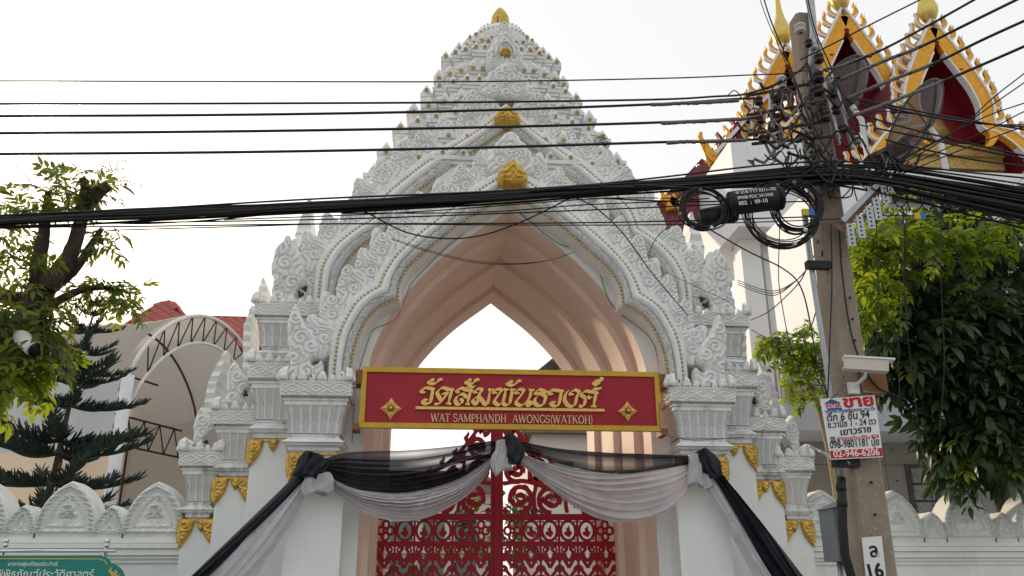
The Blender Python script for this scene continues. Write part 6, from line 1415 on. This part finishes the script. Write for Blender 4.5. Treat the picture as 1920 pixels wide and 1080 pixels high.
clump(150,345,62,28,32,TY-.1,SL,lt,.95,.35,.2); clump(185,335,45,22,12,TY-.1,SLf,lt,.9,.3,.5); clump(95,375,60,30,20,TY,SL,lt,.9,.4,.2); clump(40,385,45,26,16,TY,SL,lt,.95,.4,.1); clump(70,350,30,25,5,TY,SLf,lt,.9,.3,.4)
clump(18,470,55,60,22,TY-.2,SL,lt,.9,.5); clump(20,560,55,55,28,TY-.4,SL,lt,1.0,.5); clump(25,630,55,60,46,TY-.6,SL,lt,1.15,.5); clump(78,600,38,45,26,TY-.3,SL,lt,.95,.4); clump(105,555,35,28,14,TY-.1,SL,lt,.8,.4)
clump(60,500,60,60,16,TY-.1,SL,lt,.8,.3); clump(60,650,40,40,20,TY-.7,SL,lt,1.2,.3); clump(190,540,55,22,26,TY-.05,SL,lt,.9,.3); clump(238,555,28,22,14,TY-.05,SL,lt,.9,.25); clump(208,445,20,22,11,TY+.1,SL,lt,.95,.2); clump(10,700,35,40,12,TY-.7,SB,lt,1.1,.3); clump(60,690,40,25,8,TY-.6,SB,lt,1.0,.3); clump(-20,420,30,60,8,TY,SL,lt,.9,.4); clump(150,410,40,30,6,TY-.1,SLf,lt,.8,.3); clump(0,355,30,14,4,TY,SLf,lt,.9,.3)
cam2 = thing('floodlight', tuple(pix(55,645,TY-.9)), 'white cylindrical floodlight half hidden in the leaves of the pollarded tree', 'lamp')
a,b = pix(35,628,TY-.9),pix(66,655,TY-1.0); MB().tube([a,a.lerp(b,.2),a.lerp(b,.9),b],[.05,.07,.075,.06],14).build('housing','plate_white',cam2); MB().tube([b,b+(b-a).normalized()*.02],.065,14).build('lens_ring','rubber',cam2); MB().tube([a,a+Vector((-.15,.1,.1))],.02,8).build('bracket','galvanised',cam2)

mk('cut_wood',(.42,.33,.22),.8,var=.15)
# ---- dense tree on the right, and a bright young one beside the pole
rt = thing('leafy_tree', (pix(1800,900,1.6).x,1.9,0), 'dense dark leafy tree spilling over the right-hand wall', 'tree')
RX = pix(1800,600,1.9).x
MB().tube(catmull([Vector((RX+.5,2.3,0)),Vector((RX+.4,2.2,2.2)),Vector((RX+.2,2.0,3.6)),Vector((RX,1.8,5.2))],18), list(np.linspace(.20,.09,len(catmull([Vector((0,0,0)),Vector((0,0,1)),Vector((0,0,2)),Vector((0,0,3))],18)))), 10).build('trunk','bark',rt)
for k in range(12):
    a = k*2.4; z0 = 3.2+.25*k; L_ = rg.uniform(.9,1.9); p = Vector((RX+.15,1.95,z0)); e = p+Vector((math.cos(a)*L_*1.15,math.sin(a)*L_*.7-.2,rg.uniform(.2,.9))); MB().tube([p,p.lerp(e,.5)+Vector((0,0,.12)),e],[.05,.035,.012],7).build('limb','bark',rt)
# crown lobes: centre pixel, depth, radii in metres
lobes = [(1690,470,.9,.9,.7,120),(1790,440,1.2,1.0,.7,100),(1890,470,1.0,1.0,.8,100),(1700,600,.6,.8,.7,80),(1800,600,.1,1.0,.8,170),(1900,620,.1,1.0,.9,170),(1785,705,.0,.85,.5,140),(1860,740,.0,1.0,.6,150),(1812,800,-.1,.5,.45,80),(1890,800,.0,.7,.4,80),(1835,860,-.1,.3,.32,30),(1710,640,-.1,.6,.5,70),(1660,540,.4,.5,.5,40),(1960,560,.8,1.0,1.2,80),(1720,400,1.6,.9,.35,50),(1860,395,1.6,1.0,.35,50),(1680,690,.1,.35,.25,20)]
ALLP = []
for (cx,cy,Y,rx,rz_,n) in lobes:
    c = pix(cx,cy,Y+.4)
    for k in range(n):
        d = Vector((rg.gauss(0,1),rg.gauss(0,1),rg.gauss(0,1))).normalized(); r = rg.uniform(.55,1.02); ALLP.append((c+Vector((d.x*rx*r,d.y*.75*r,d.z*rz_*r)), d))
ALLP.sort(key=lambda t: t[0].y)
bulk = MB()
mats_ = []
for i,(p,d) in enumerate(ALLP):
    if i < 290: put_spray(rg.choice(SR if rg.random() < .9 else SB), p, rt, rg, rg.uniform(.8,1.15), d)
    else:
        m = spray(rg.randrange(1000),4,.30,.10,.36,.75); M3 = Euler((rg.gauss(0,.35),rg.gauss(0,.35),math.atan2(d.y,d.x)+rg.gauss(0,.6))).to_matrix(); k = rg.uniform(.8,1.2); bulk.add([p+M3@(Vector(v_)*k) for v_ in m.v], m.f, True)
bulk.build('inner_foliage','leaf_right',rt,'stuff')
put_spray(SR[0], pix(1812,925,.7), rt, rg, .7)
yt = thing('young_tree', (pix(1560,900,2.7).x,2.7,0), 'bright yellow-green sapling with lopped branch between the gate and the pole', 'tree')
YB = pix(1560,880,2.7); tk = catmull([Vector((YB.x,2.7,0)),Vector((YB.x,2.7,2.0)),YB,pix(1530,750,2.7),pix(1500,690,2.7)],18)
MB().tube(tk, list(np.linspace(.07,.04,len(tk))), 8).build('trunk','cut_wood',yt)
MB().tube([pix(1501,693,2.7),pix(1498,680,2.7)],.045,8).build('cut_end','cut_wood',yt)
def clumpB(cx,cy,rx,ry,n,Y,sc,parent):
    for k in range(n): a = rg.uniform(0,6.283); r = math.sqrt(rg.random()); put_spray(rg.choice(SB), pix(cx+rx*r*math.cos(a),cy+ry*r*math.sin(a),Y+rg.uniform(-.4,.4)), parent, rg, sc)
clumpB(1480,655,52,42,56,2.7,.9,yt); clumpB(1520,635,35,38,26,2.7,.9,yt); clumpB(1510,725,35,28,20,2.7,.9,yt); clumpB(1446,645,24,18,12,2.7,.85,yt); clumpB(1540,690,40,40,20,2.8,.9,yt)
clumpB(1620,640,34,34,30,2.4,1.0,yt)
ct = thing('sunlit_crown', (pix(1745,800,2.2).x,2.2,0), 'top of the leafy tree right of the pole, sun painted as brighter leaves', 'tree')  # crown of the leafy tree set apart, sunshine put into its leaf colour
cX = pix(1745,700,2.2).x; MB().tube(catmull([Vector((cX,2.2,0)),Vector((cX,2.2,2.5)),Vector((cX-.1,1.8,4.6)),Vector((cX-.4,1.0,6.0))],16), list(np.linspace(.09,.04,len(catmull([Vector((0,0,i)) for i in range(4)],16)))), 8).build('trunk','bark',ct)
clumpB(1650,480,62,62,80,-.2,1.0,ct); clumpB(1640,560,45,40,30,-.6,1.0,ct); clumpB(1720,430,70,40,46,-.6,1.0,ct); clumpB(1700,350,40,16,14,-.4,1.0,ct); clumpB(1790,455,60,30,30,-.5,1.0,ct); clumpB(1880,430,60,35,30,-.5,1.0,ct)
# ---- weeds rooted on the gate roof and garden shrubs behind the red gate
wd = thing('roof_weed', tuple(pix(1128,278,1.6)), 'small weed sprouting from the right slope of the gate roof', 'plant')
for k in range(6): put_spray(SL[k%4], pix(1126+rg.uniform(-4,8),268+rg.uniform(-8,6),1.6), wd, rg, .45, up=.6)
MB().tube([pix(1128,280,1.6),pix(1130,262,1.6),pix(1132,254,1.6)],.012,5).build('stem','bark',wd)
for i,(px_,py_,Y,n,s_) in enumerate(((935,985,9.0,60,1.6),(790,1060,10.0,40,1.5))):
    sh = thing('garden_shrub', (pix(px_,py_,Y).x,Y,0), ('leafy shrub seen behind the middle of the red gate','low leafy shrub behind the left part of the red gate')[i], 'shrub')
    c = pix(px_,py_,Y); MB().tube([(c.x,Y,0),(c.x,Y,c.z)],.05,7).build('stem','bark',sh)
    for k in range(n): d = Vector((rg.gauss(0,1),rg.gauss(0,1),rg.gauss(0,1))).normalized(); put_spray(rg.choice(SB if k%2 else SR), c+Vector((d.x*.7,d.y*.6,d.z*.8)), sh, rg, s_*.6, d)
